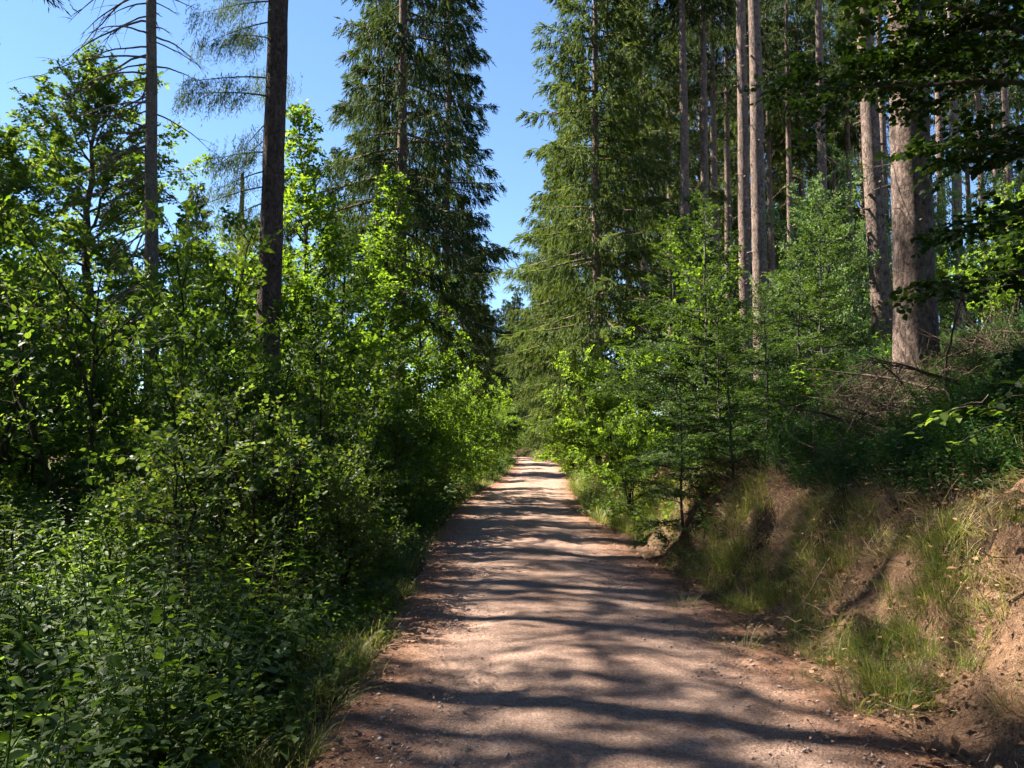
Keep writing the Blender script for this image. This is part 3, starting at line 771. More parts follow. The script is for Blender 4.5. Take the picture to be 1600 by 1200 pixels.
# the wood goes on behind the camera: unseen spruces added to cut sky fill
for i, (x, y, k) in enumerate([(-4.5, -4, 0), (-8, -9, 1), (5.2, -5, 1), (8.5, -1.5, 0), (4.0, -12, 0), (-3.5, -13, 1), (10, -9, 1), (-11, -2, 0), (6, -20, 0), (-6, -22, 1), (13, 2, 0), (1.5, -30, 1)]):
    plant('spruce_tree', 'unseen spruce added behind the camera to block sky light', 'spruce', (SPR[1], SPR[3])[k], x=x, d=y, rz=i * 1.9, group='spruces added behind the camera')
STREAK = [spruce(81, 29, .22, .42, 3.0, M['needle'], M['spruce_bark'], 64, .6, 40), spruce(82, 27, .2, .5, 2.8, M['needle'], M['spruce_bark'], 50, .6, 40)]
STREAK.append(spruce(83, 26, .2, .36, 2.8, M['needle'], M['spruce_bark'], 34, .55, 20))
SHADE = [(-7.8, 8.1, 4), (-10.3, 13.2, 0), (-13.5, 9.5, 3), (-12.6, 15.9, 4), (-8.2, 3.2, 4), (-9.3, 11.0, 4), (-14.2, 14.2, 3), (-16.8, 21.5, 2), (-12, 5.6, 3), (-18, 17.5, 3), (-20, 11, 2), (-20, 26.5, 3), (-23, 19, 1), (-17.5, 7, 3), (-19, 23, 2), (-15, 3, 2)]
for i, (x, y, k) in enumerate(SHADE):
    plant('spruce_tree', 'tall spruce of the stand outside the picture to the left', 'spruce', (BARE + STREAK)[k], x=x, d=y, rz=i * 1.1, group='spruces outside the picture')

# ------------------------------------------------------------------ trees on the right
def bark_trunk(name, label, px, d, r0, H, lean, seed, crown_from=.5):
    """a tall trunk with a crown high up"""
    x = (px - 800) / 1295 * d
    t = thing(name, label, 'spruce', (x, d, float(height(x, d))))
    P, w = bare_trunk(seed, H, r0, M['spruce_bark'], lean, 28, True)
    return t, P, w


def high_crown(t, P, w, H, z0, seed, rmax=2.4, n=70):
    rng = np.random.default_rng(seed); c = Geo()
    for i in range(n):
        z = z0 + (H - z0) * (i + rng.random()) / n
        s0 = sample(P, np.array([z / H]))[0]; rel = (z - z0) / (H - z0)
        L = rmax * (1 - rel) ** .7 * (.6 + .5 * rng.random()) + .2; az = i * 2.399
        d = np.array([math.cos(az), math.sin(az), 0]); side = np.array([-d[1], d[0], 0]); q = np.linspace(0, 1, 7)
        BP = s0 + d * (L * q)[:, None] + UP * (L * (.1 * q - .5 * q ** 2 + .25 * q ** 3))[:, None]
        w.tube(BP, .02 * (1 - q) + .004, 4)
        ns = int(12 * L); u = .2 + .8 * rng.random(ns); b0 = sample(BP, u) + side * rng.normal(0, .25, (ns, 1)) * (1.1 - u[:, None])
        hl = .2 + .4 * rng.random(ns); kk = 7; lu = (np.arange(kk) + .3) / kk
        pos = b0[:, None] - UP * (hl[:, None] * lu)[..., None] + d * (.15 * lu)[None, :, None]
        ax = -UP + rng.normal(0, .5, (ns, kk, 3)) + d * .3
        c.leaves(pos.reshape(-1, 3), ax.reshape(-1, 3), rng.normal(0, 1, (ns * kk, 3)), .15, .05, TNEEDLE, np.clip(rng.normal(.4, .2, ns * kk), 0, 1))
    for i in range(46):      # knots and broken stubs
        z = .8 + (z0 - .8) * rng.random(); s0 = sample(P, np.array([z / H]))[0]; az = rng.random() * 6.28
        rr = .24 * (1 - .75 * z / H); d = np.array([math.cos(az), math.sin(az), -.1]); q = np.linspace(0, 1, 4)[:, None]
        w.tube(s0 + d * (rr * .7 + (rr * .35 + .03 + .1 * rng.random() ** 3) * q), (.022 + .02 * rng.random()) * np.array([1.3, 1, .8, .5]), 6, .2, rng, True)
    for i in range(26):
        z = 2 + (z0 - 2) * rng.random(); s0 = sample(P, np.array([z / H]))[0]; az = rng.random() * 6.28
        d = np.array([math.cos(az), math.sin(az), -.2]); q = np.linspace(0, 1, 4)[:, None]
        w.tube(s0 + d * (.3 + .5 * rng.random()) * q, .008 * (1 - q[:, 0]) + .003, 3)
    obj('trunk', w.mesh('trunk', M['spruce_bark'], True), t); obj('crown', c.mesh('crown', M['needle']), t)


t, P, w = bark_trunk('spruce_tree', 'very thick scaly spruce trunk, half sunlit, on top of the bank', 1434, 10.0, .242, 31, (-.15, 0), 31)
high_crown(t, P, w, 31, 14, 1)
t, P, w = bark_trunk('spruce_tree', 'medium spruce trunk leaning slightly, just left of the thickest trunk', 1384, 17, .205, 29, (-.75, .2), 32)
high_crown(t, P, w, 29, 14, 2)
t, P, w = bark_trunk('spruce_tree', 'sunlit pinkish spruce trunk, front one of the close pair', 1192, 23, .225, 30, (-.05, 0), 33)
high_crown(t, P, w, 30, 15.5, 3)
t, P, w = bark_trunk('spruce_tree', 'sunlit spruce trunk, slimmer rear one of the close pair', 1166, 25, .20, 30, (.1, 0), 34)
high_crown(t, P, w, 30, 16, 4)
FAR = [(1076, 27, 0, .85, 'slim sunlit spruce trunk nearest the sky gap'),
       (1106, 28, 1, .85, 'slim greyish spruce trunk between the slim sunlit one and the close pair'),
       (1122, 33, 0, .85, 'thin spruce trunk just left of the close pair'),
       (1212, 42, 1, .95, 'thin dark spruce trunk just right of the close pair'),
       (1241, 40, 0, .9, 'thin sunlit spruce trunk standing right of the close pair'),
       (1292, 31, 1, 1.05, 'straight sunlit spruce trunk above the pale shrub'),
       (1338, 44, 0, .95, 'thin dark spruce trunk left of the leaning trunk'),
       (1394, 34, 1, 1.0, 'slim sunlit spruce trunk in the gap beside the thickest trunk'),
       (1482, 36, 0, 1.0, 'slim dark spruce trunk just right of the thickest trunk'),
       (1506, 31, 1, 1.0, 'slim spruce trunk with sky beside it, right of the thickest trunk'),
       (1548, 40, 0, .9, 'thin spruce trunk in the sky patch towards the picture edge'),
       (1590, 33, 1, .9, 'slim spruce trunk at the picture edge'),
       (1052, 40, 1, .95, 'thin trunk half hidden by the light green crowns'), (1142, 38, 0, .9, 'thin shaded trunk left behind the close pair'), (1228, 50, 1, 1.0, 'very thin dark trunk right behind the close pair'),
       (1262, 46, 0, 1.0, 'very thin trunk left of the straight sunlit one'), (1312, 48, 1, 1.0, 'very thin trunk right of the straight sunlit one'), (1356, 52, 0, 1.0, 'very thin trunk close left of the leaning trunk'),
       (1466, 44, 1, 1.0, 'thin trunk touching the right side of the thickest trunk'), (1526, 50, 0, 1.0, 'very thin trunk in the sky patch right of the thickest trunk'), (1568, 46, 1, 1.0, 'very thin trunk near the picture edge')]
for i, (px, d, k, s, lab) in enumerate(FAR):
    plant('spruce_tree', lab, 'spruce', BARE[k], px, d, rz=i * 1.3, s=s, group='slim trunks of the stand on the bank')
EDGE = [(934, 29, 1, (.98, .98, .95), .2, 'light green spruce with hanging sprays bordering the sky gap'),
        (1010, 35, 2, 1.0, 1.5, 'tall light green spruce between the sky-gap spruce and the slim trunks'),
        (895, 44, 1, 1.0, 2.8, 'second spruce along the right path edge'),
        (866, 60, 1, .95, 4.0, 'third spruce along the right path edge'),
        (858, 74, 3, 1.0, 5.0, 'smaller spruce at the right of the path bend'),
        (985, 45, 1, 1.1, .9, 'tall spruce behind the light green ones'),
        (1060, 52, 1, 1.1, 2.0, 'spruce behind the slim sunlit trunk'),
        (1140, 56, 1, 1.05, 3.0, 'spruce behind the close pair of trunks'),
        (1235, 60, 1, 1.0, 4.0, 'spruce deep in the stand behind the pale shrub'),
        (1320, 66, 0, .9, 5.0, 'spruce deep in the stand behind the leaning trunk'),
        (1460, 75, 0, .8, 5.5, 'distant spruce behind the thickest trunk'),
        (1100, 48, 0, 1.0, 2.2, 'dark spruce crown behind the slim sunlit trunks'), (1190, 46, 1, 1.15, 3.3, 'spruce crown filling the space behind the close pair'),
        (1275, 50, 1, 1.15, .3, 'spruce crown behind the straight sunlit trunk'), (1340, 55, 1, 1.2, 1.3, 'spruce crown behind the leaning trunk'),
        (1610, 48, 1, 1.0, 4.3, 'spruce crown cut by the picture edge'),
        (800, 96, 3, .95, .5, 'far spruce closing the view beyond the path bend'),
        (775, 104, 3, .95, 1.5, 'far spruce in the notch of the sky gap'),
        (822, 90, 3, .85, 2.5, 'dark far spruce above the end of the path'),
        (845, 110, 3, 1.2, 3.5, 'far spruce rising behind the path bend'),
        (790, 109, 3, 1.05, 4.5, 'far spruce directly above the end of the path'), (757, 98, 3, .95, 5.5, 'far spruce left of the sky-gap notch'), (808, 114, 3, 1.15, .2, 'far spruce right of the sky-gap notch')]
for px, d, k, s, rz, lab in EDGE:
    plant('spruce_tree', lab, 'spruce', SPR[k], px, d, rz=rz, s=s)
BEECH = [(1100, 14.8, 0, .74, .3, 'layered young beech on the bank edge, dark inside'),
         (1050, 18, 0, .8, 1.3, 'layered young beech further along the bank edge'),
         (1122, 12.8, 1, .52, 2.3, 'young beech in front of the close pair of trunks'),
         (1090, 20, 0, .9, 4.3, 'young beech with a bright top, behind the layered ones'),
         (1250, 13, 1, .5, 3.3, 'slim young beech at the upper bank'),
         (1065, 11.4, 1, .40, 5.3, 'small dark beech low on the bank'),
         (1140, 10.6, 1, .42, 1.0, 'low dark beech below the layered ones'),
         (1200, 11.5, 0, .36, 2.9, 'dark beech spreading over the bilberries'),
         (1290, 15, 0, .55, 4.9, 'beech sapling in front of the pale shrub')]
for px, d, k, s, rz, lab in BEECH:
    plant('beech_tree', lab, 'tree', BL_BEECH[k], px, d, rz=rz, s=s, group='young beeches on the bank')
RIGHT = [(960, 20.5, 0, .8, .4, 'bright bush at the bank foot, in front of the beeches'),
         (935, 24.5, 0, .95, 1.4, 'sunlit pale green bush along the right path edge'),
         (915, 30, 0, 1.0, 2.4, 'tall sunlit bush beside the far path'),
         (893, 41, 0, 1.2, 3.4, 'bright bush right of the far path'),
         (866, 60, 0, 1.6, 4.4, 'rounded bush on the inside of the path bend'),
         (985, 15.8, 0, .55, 5.4, 'low bright bush beside the path edge'),
         (1075, 16.5, 3, .85, 1.4, 'round-leaved shrub among the young beeches'),
         (1128, 18, 3, .66, 3.4, 'round-leaved shrub left of the close pair of trunks'),
         (1005, 25, 0, .8, .4, 'bright bush behind the young beeches'),
         (1275, 17.5, 4, 1.0, .4, 'pale sunlit shrub in front of the straight sunlit trunk'),
         (1330, 21, 4, .95, 2.4, 'pale shrub between the close pair and the leaning trunk'),
         (1235, 22, 4, .7, 4.4, 'pale shrub beside the close pair of trunks'),
         (1530, 17, 4, .85, 1.4, 'pale sunlit shrub right of the thickest trunk'),
         (1590, 14, 0, .7, 3.0, 'bright shrub at the picture edge behind the dead branches'),
         (1110, 30, 1, 1.5, 2.0, 'dark bush under the slim trunks'),
         (1180, 36, 0, 1.1, 2.6, 'bush under the close pair of trunks'),
         (1420, 26, 4, 1.2, 3.6, 'pale shrub behind the thickest trunk'),
         (1300, 34, 0, 1.6, 4.6, 'bush deep in the stand'),
         (1500, 34, 0, 1.7, 5.6, 'bush deep in the stand towards the picture edge')]
for px, d, k, s, rz, lab in RIGHT:
    plant('bush', lab, 'bush', SHRUB[k], px, d, rz=rz, s=s, group='bushes on the right of the path')
for i, (px, d, k, s) in enumerate([(795, 84, 1, 1.5), (815, 88, 1, 1.5), (780, 80, 0, 1.3), (835, 82, 1, 1.3), (760, 66, 0, 1.6)]):
    plant('bush', ['dark bush where the path disappears', 'dark bush behind the end of the path', 'bright bush left of the path end', 'dark bush right of the path end', 'tall bush left of the path bend'][i], 'bush', SHRUB[k], px, d, rz=i, s=s, group='bushes at the path bend')

# overhanging beech at the right edge
OVER = broadleaf(71, 6.2, .075, .05, lambda r: (.8 if r < .3 else 1.85) * (1 - .3 * r), 46, M['beech_bark'], M['leaf_beech_shaded'], .076, .055, T8, sub_den=8.5, twig_n=9, leaf_n=7, el0=-2, el1=35, planar=.8, bias=(-.95, -.1, .35), wander=.04)
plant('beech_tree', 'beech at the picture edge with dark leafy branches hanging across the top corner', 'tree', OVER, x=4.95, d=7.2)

# ------------------------------------------------------------------ small plants, grass, litter
def grass_proto(seed, n, lo, hi, w, mat, spread=.09, bend=.5, hue=.4):
    rng = np.random.default_rng(seed); gq = Geo()
    for i in range(n):
        az = rng.random() * 6.28; L = lo + (hi - lo) * rng.random(); d = np.array([math.cos(az), math.sin(az), 0])
        b = d * spread * math.sqrt(rng.random()); b = b + np.array([rng.normal(0, .02), rng.normal(0, .02), 0])
        q = np.array([0, .35, .7, 1.0]); bd = bend * (.3 + rng.random())
        P = b + UP * (L * (q - .35 * bd * q ** 2))[:, None] + d * (L * bd * q ** 2)[:, None]
        s = np.array([-d[1], d[0], 0]); ww = w * (.6 + .8 * rng.random()) * np.array([.8, 1, .65, .0])
        V = np.concatenate([P - s * ww[:, None], P + s * ww[:, None]])[[0, 4, 1, 5, 2, 6, 3]]
        gq.add(V, [(0, 1, 2), (1, 3, 2), (2, 3, 4), (3, 5, 4), (4, 5, 6)], np.full(7, np.clip(rng.normal(hue, .18), 0, 1)))
    return gq.mesh('grass_blades', mat)


def herb_proto(seed, h, pairs, ll, lw, mat, stems=1, tmpl=T8, spread=.1, arch=.0):
    rng = np.random.default_rng(seed); gq = Geo()
    P_, A_, N_, S_ = [], [], [], []
    for s in range(stems):
        az = rng.random() * 6.28; d = np.array([math.cos(az), math.sin(az), 0]); hh = h * (.6 + .5 * rng.random())
        q = np.linspace(0, 1, 7)
        b = d * spread * rng.random()
        lean = arch + .15 * rng.random()
        P = b + UP * (hh * (q - .35 * arch * q ** 2))[:, None] + d * (hh * lean * q ** 1.7)[:, None]
        gq.tube(P, .004 * (1 - q) + .0015, 4)
        for k in range(pairs):
            u = .2 + .8 * (k + .5) / pairs; p = sample(P, np.array([u]))[0]; a0 = k * 1.57 + rng.normal(0, .3)
            for sg in (0, math.pi):
                o = np.array([math.cos(a0 + sg), math.sin(a0 + sg), .1 - .2 * rng.random()])
                P_.append(p + o * .02); A_.append(o + UP * rng.normal(-.05, .2)); N_.append(UP + o * .2 + rng.normal(0, .25, 3))
                S_.append((.5 + .7 * math.sin(math.pi * min(1, .15 + u * .75))) * (.75 + .4 * rng.random()))
    S_ = np.array(S_); m = len(P_)
    gq.leaves(np.array(P_), np.array(A_), np.array(N_), ll * S_, lw * S_, tmpl, np.clip(rng.normal(.45, .2, m), 0, 1))
    return gq.mesh('herb_leaves', mat)


def litter_proto(seed, n, L, W, mat, spread=.25, tmpl=T4, flat=.35):
    rng = np.random.default_rng(seed); gq = Geo()
    p = np.stack([rng.normal(0, spread, n), rng.normal(0, spread, n), .008 + .012 * rng.random(n)], -1)
    gq.leaves(p, np.stack([rng.normal(0, 1, n), rng.normal(0, 1, n), rng.normal(0, .2, n)], -1), UP + rng.normal(0, flat, (n, 3)), L * (.6 + .7 * rng.random(n)), W * (.6 + .7 * rng.random(n)), tmpl, rng.random(n))
    return gq.mesh('litter', mat)


def twig_proto(seed, n, L, r, spread=.3):
    rng = np.random.default_rng(seed); gq = Geo()
    for i in range(n):
        az = rng.random() * 6.28; l = L * (.4 + .8 * rng.random()); q = np.linspace(-.5, .5, 4)[:, None]
        P = np.array([rng.normal(0, spread), rng.normal(0, spread), .012]) + np.array([math.cos(az), math.sin(az), rng.normal(0, .08)]) * l * q + rng.normal(0, .012, (4, 3))
        gq.tube(P, r * np.array([1, .9, .7, .4]), 3)
    return gq.mesh('twigs', M['twig'])


def stone_proto(seed, mat):
    rng = np.random.default_rng(seed)
    import bmesh
    bm = bmesh.new(); bmesh.ops.create_icosphere(bm, subdivisions=1, radius=1)
    v = np.array([x.co[:] for x in bm.verts]); f = [[x.index for x in y.verts] for y in bm.faces]; bm.free()
    v = v * (1 + rng.normal(0, .12, (len(v), 1))) * np.array([1, .75, .5])
    gq = Geo(); gq.add(v, f, np.full(len(v), rng.random())); return gq.mesh('pebble', mat)


def proto_obj(me): return bpy.data.objects.new('source_' + me.name, me)


def scatter(name, label, protos, pts, rot, scl, idx, kind='stuff'):
    me = bpy.data.meshes.new(name); n = len(pts)
    me.vertices.add(n); me.vertices.foreach_set('co', np.asarray(pts, np.float32).ravel())
    a = me.attributes.new('rot', 'FLOAT_VECTOR', 'POINT'); a.data.foreach_set('vector', np.asarray(rot, np.float32).ravel())
    a = me.attributes.new('scl', 'FLOAT', 'POINT'); a.data.foreach_set('value', np.asarray(scl, np.float32).ravel())
    a = me.attributes.new('idx', 'INT', 'POINT'); a.data.foreach_set('value', np.asarray(idx, np.int32).ravel())
    o = obj(name, me); tag(o, label, None, kind=kind)
    ng = bpy.data.node_groups.new('scatter_' + name, 'GeometryNodeTree')
    ng.interface.new_socket('Geometry', in_out='INPUT', socket_type='NodeSocketGeometry')
    ng.interface.new_socket('Geometry', in_out='OUTPUT', socket_type='NodeSocketGeometry')
    N = ng.nodes; L = ng.links
    gi = N.new('NodeGroupInput'); go = N.new('NodeGroupOutput')
    ip = N.new('GeometryNodeInstanceOnPoints'); jn = N.new('GeometryNodeJoinGeometry')
    for me2 in protos:
        oi = N.new('GeometryNodeObjectInfo'); oi.inputs['Object'].default_value = proto_obj(me2); oi.inputs['As Instance'].default_value = False
        g2 = N.new('GeometryNodeGeometryToInstance'); L.new(oi.outputs['Geometry'], g2.inputs[0]); L.new(g2.outputs[0], jn.inputs[0])
    def attr(nm, t):
        x = N.new('GeometryNodeInputNamedAttribute'); x.data_type = t; x.inputs['Name'].default_value = nm; return x.outputs['Attribute']
    L.new(gi.outputs[0], ip.inputs['Points']); L.new(jn.outputs[0], ip.inputs['Instance'])
    ip.inputs['Pick Instance'].default_value = True
    L.new(attr('idx', 'INT'), ip.inputs['Instance Index']); L.new(attr('scl', 'FLOAT'), ip.inputs['Scale'])
    er = N.new('FunctionNodeEulerToRotation'); L.new(attr('rot', 'FLOAT_VECTOR'), er.inputs[0]); L.new(er.outputs[0], ip.inputs['Rotation'])
    L.new(ip.outputs[0], go.inputs[0])
    md = o.modifiers.new('scatter', 'NODES'); md.node_group = ng
    return o


def scatter_area(name, label, protos, rng, n, fu, fy, smin, smax, tilt=.15, mask=None, zoff=0.0, on_path=False, downhill=0.0):
    """u is the distance from the path's centre line"""
    y = fy(rng, n); u = fu(rng, n, y); x = cx(y) + u
    if mask is not None:
        k = mask(x, y, u, rng.random(n)); x, y, u = x[k], y[k], u[k]
    n = len(x); z = (path_z(x, y) if on_path else height(x, y)) + zoff
    rot = np.stack([rng.normal(0, tilt, n), rng.normal(0, tilt, n) - downhill, rng.random(n) * 6.283], -1)
    if len(protos) > 5:      # kinds of plant grow in patches
        kind = np.clip(((fbm(x + 31, y, 1.1, 2) + .5) * 1.6 - .3 + rng.normal(0, .16, n)) * len(protos), 0, len(protos) - 1).astype(int)
        return scatter(name, label, protos, np.stack([x, y, z], -1), rot, smin + (smax - smin) * rng.random(n), (kind * 7) % len(protos))
    if downhill:      # tufts on the bank lean out over the slope towards the path
        rot[:, 2] = rng.normal(0, .5, n)
    return scatter(name, label, protos, np.stack([x, y, z], -1), rot, smin + (smax - smin) * rng.random(n), rng.integers(0, len(protos), n))


rng = np.random.default_rng(100)
uni = lambda a, b: (lambda r, n, y=None: a + (b - a) * r.random(n))
near = lambda a, b, p=2.0: (lambda r, n, y=None: a + (b - a) * r.random(n) ** p)
HERB = [herb_proto(1, .75, 9, .07, .036, M['leaf_herb'], 3, spread=.15), herb_proto(2, .5, 6, .065, .045, M['leaf_herb'], 5, spread=.25, arch=.7),
        herb_proto(3, 1.0, 14, .065, .024, M['leaf_herb'], 3, spread=.2), herb_proto(4, .38, 4, .12, .085, M['leaf_herb'], 3, spread=.18, arch=.6),
        herb_proto(5, .45, 6, .055, .04, M['leaf_dark'], 6, spread=.28, arch=.6), herb_proto(6, .30, 4, .06, .045, M['leaf_bright'], 5, spread=.2, arch=.6),
        herb_proto(11, .6, 6, .085, .055, M['leaf_pale'], 3, spread=.2, arch=.35), herb_proto(12, .8, 8, .10, .04, M['leaf_bright'], 2, spread=.15, arch=.2),
        herb_proto(13, .8, 8, .06, .042, M['leaf_dark'], 5, spread=.3, arch=.4), herb_proto(14, .22, 4, .05, .042, M['leaf_herb'], 8, spread=.3, arch=.5)]
GRASS = [grass_proto(1, 44, .08, .26, .0024, M['grass'], .1, .8, .6), grass_proto(2, 36, .10, .34, .0022, M['grass'], .13, 1.1, .72), grass_proto(3, 50, .05, .16, .0026, M['grass'], .14, .8, .45)]
DRY = [grass_proto(4, 26, .12, .4, .0026, M['dry_grass'], .12, 1.0), grass_proto(5, 22, .1, .3, .003, M['dry_grass'], .14, .8), grass_proto(6, 24, .1, .32, .003, M['grass'], .14, .9, .75)]
LIT = [litter_proto(1, 10, .07, .045, M['dry_leaf']), litter_proto(2, 8, .06, .04, M['dry_leaf'], .3)]
TWG = [twig_proto(3, 9, .16, .002), twig_proto(4, 5, .3, .003)]
PEB = [stone_proto(i, M['stone']) for i in range(6)]
BILB = [herb_proto(7, .38, 9, .032, .02, M['bilberry'], 9, T4, .16, .35), herb_proto(8, .30, 8, .03, .02, M['bilberry'], 9, T4, .18, .5)]

scatter_area('undergrowth', 'dense shaded undergrowth of nettles and leafy herbs on the left', HERB + [HERB[6], HERB[7], HERB[5]], rng, 4200, lambda r, n, y: -(HW + .45 + np.interp(y, [3, 4, 7], [.3, .2, 0]) + (4.5 + .25 * y) * r.random(n) ** 1.1), near(2.8, 16, 1.25), .4, 1.3, .22, lambda x, y, u, r: r < .35 + np.clip((fbm(x, y, 1.3, 2) + .5) * 1.3, 0, 1) * np.clip((-u - HW) / .9, .25, 1))
scatter_area('far_undergrowth', 'leafy undergrowth between the bushes further along the path', HERB, rng, 2000, lambda r, n, y: -(HW + .2 + 6 * r.random(n)), uni(14, 95), .8, 1.7, .15)
scatter_area('verge_herbs', 'low herbs creeping along the left path edge', [HERB[3], HERB[5], HERB[4]], rng, 520, lambda r, n, y: -(HW + .08 + np.interp(y, [3, 4, 7], [.3, .2, 0]) + .75 * r.random(n)), near(2.8, 24, 1.4), .35, .85, .2)
scatter_area('verge_grass', 'fresh grass along the left path edge', GRASS, rng, 1500, lambda r, n, y: -(HW - .1 + np.interp(y, [3, 4, 7], [.3, .2, 0]) + .75 * r.random(n)), near(3, 60, 1.5), .35, 1.0, .15)
clump = lambda lo, s: (lambda x, y, u, r: (fbm(x, y, s, 2) + .5) > lo + .25 * (r - .5))
scatter_area('bank_grass', 'green grass at the foot of the right bank', GRASS, rng, 2600, lambda r, n, y: HW + .15 + .9 * r.random(n), near(5.0, 24, 1.3), .5, 1.1, .2, clump(.5, .8))
scatter_area('far_bank_grass', 'pale grass along the far right path edge', GRASS, rng, 1500, lambda r, n, y: HW - .05 + 1.3 * r.random(n), uni(16, 75), .9, 1.9, .2)
scatter_area('bank_dry_grass', 'straw-coloured dry grass hanging over the earth bank', DRY, rng, 1500, lambda r, n, y: HW + .5 + 1.4 * r.random(n), near(4.2, 22, 1.2), .4, .85, .25, clump(.56, .6), downhill=.7)
scatter_area('bilberry_cover', 'dark green bilberry cover on the upper bank', BILB, rng, 5200, lambda r, n, y: HW + 1.15 + 4.6 * r.random(n) ** 1.1, near(5.6, 24, 1.35), .6, 1.35, .2, lambda x, y, u, r: ((fbm(x, y, 1.2, 2) + .5) > .34 + .25 * (r - .5)) & (u - HW > np.interp(y, [5.5, 8.0], [1.75, .95])))
scatter_area('bank_herbs', 'leafy herbs at the foot of the far right bank', HERB, rng, 1500, lambda r, n, y: HW + .1 + 3.0 * r.random(n), uni(10, 98), .5, 1.3, .2)
CLOD = []
for k in range(4):
    me_ = stone_proto(20 + k, M['ground']); a_ = me_.attributes.new('soil', 'FLOAT', 'POINT'); a_.data.foreach_set('value', np.ones(len(me_.vertices), np.float32)); CLOD.append(me_)
scatter_area('earth_clods', 'crumbs and clods of sandy earth on the bank', CLOD, rng, 5000, lambda r, n, y: HW + .4 + 1.8 * r.random(n), near(3.4, 13, 1.4), .004, .013, .5)
scatter_area('leaf_litter', 'brown fallen leaves on the earth bank and verge', LIT, rng, 700, lambda r, n, y: HW - .2 + 4.5 * r.random(n) ** 1.3, near(3, 20, 1.2), .6, 1.2, .1)
scatter_area('left_litter', 'fallen leaves and twigs under the left undergrowth', LIT + TWG, rng, 500, lambda r, n, y: -(HW - .1 + 4 * r.random(n)), near(2.5, 14, 1.2), .6, 1.1, .1)
scatter_area('needle_litter', 'red-brown needles and bark crumbs on the bank', [twig_proto(30, 40, .035, .0009, .16), twig_proto(31, 30, .06, .0012, .2), litter_proto(32, 14, .03, .02, M['dry_leaf'], .2)], rng, 1500, lambda r, n, y: HW + .05 + 2.6 * r.random(n), near(3.2, 12, 1.4), .7, 1.3, .2, zoff=.004)
scatter_area('hanging_rootlets', 'fine roots and straw hanging from the bank edge', [grass_proto(33, 30, .12, .38, .0016, M['dry_grass'], .12, 1.3, .3), grass_proto(34, 24, .1, .3, .0018, M['twig'], .12, 1.3, .3)], rng, 240, lambda r, n, y: HW + .95 + .5 * r.random(n), near(6.2, 13, 1.2), .7, 1.2, .3, clump(.46, .5), downhill=1.3)
scatter_area('bank_twigs', 'dry twigs strewn over the bank', TWG, rng, 900, lambda r, n, y: HW - .1 + 6 * r.random(n), near(3, 22, 1.2), .6, 1.5, .12)
scatter_area('gravel', 'small loose stones scattered over the path', PEB, rng, 9000, lambda r, n, y: (2 * r.random(n) - 1) * HW, near(2.5, 18, 1.6), 0.0025, .009, .4, on_path=True)
scatter_area('path_stones', 'coarser stones and grit along the path', PEB, rng, 900, lambda r, n, y: np.where(r.random(n) < .5, -1, 1) * HW * r.random(n) ** .6, near(2.6, 14, 1.5), .007, .019, .4, on_path=True)
scatter_area('path_litter', 'needles, twig bits and dry leaf scraps along the path sides', [twig_proto(9, 16, .05, .0012, .22), litter_proto(10, 6, .03, .018, M['dry_leaf'], .25)], rng, 420,
             lambda r, n, y: np.where(r.random(n) < .45, -1, 1) * (HW * (1 - .55 * r.random(n) ** 1.6)), near(2.6, 14, 1.4), .6, 1.1, .05, on_path=True, zoff=.012)

# ------------------------------------------------------------------ countable small things
def on_ground(px, d, dz=0.0):
    x = (px - 800) / 1295 * d; return (x, d, float(height(x, d)) + dz)


def leafy_plant(label, px, d, h, pairs, ll, lw, mat, seed, tmpl=T8, arch=.15, cat='plant', whorl=2, x=None):
    """an upright herb whose leaves are parts of their own"""
    r = np.random.default_rng(seed)
    loc = on_ground(px, d)
    t = thing('leafy_plant', label, cat, loc, r.random() * 6.28)
    q = np.linspace(0, 1, 8); g2 = Geo()
    P = UP * (h * (q - .2 * arch * q ** 2))[:, None] + np.array([1, 0, 0]) * (h * arch * q ** 2)[:, None]
    P[0, 2] -= .04
    g2.tube(P, .0045 * (1 - q) + .0016, 5); obj('stem', g2.mesh('stem', M['leaf_dark']), t)
    lm = []
    for k in range(3):
        g3 = Geo(); g3.leaves(np.zeros((1, 3)), np.array([[1, 0, -.12]]), np.array([[.1, 0, 1.0]]), ll, lw, tmpl, np.array([.3 + .25 * k])); lm.append(g3.mesh('leaf', mat))
    for k in range(pairs):
        u = .22 + .78 * (k + .4) / pairs; p = sample(P, np.array([u]))[0]
        for j in range(whorl):
            o = obj('leaf', lm[int(r.integers(0, 3))], t, p)
            sc = (.55 + .6 * math.sin(math.pi * min(1, .2 + .7 * u))) * (.8 + .35 * r.random())
            o.scale = (sc, sc, sc); o.rotation_euler = (r.normal(0, .25), r.normal(.12, .25), k * 1.57 + j * 6.283 / whorl + r.normal(0, .25))
    return t


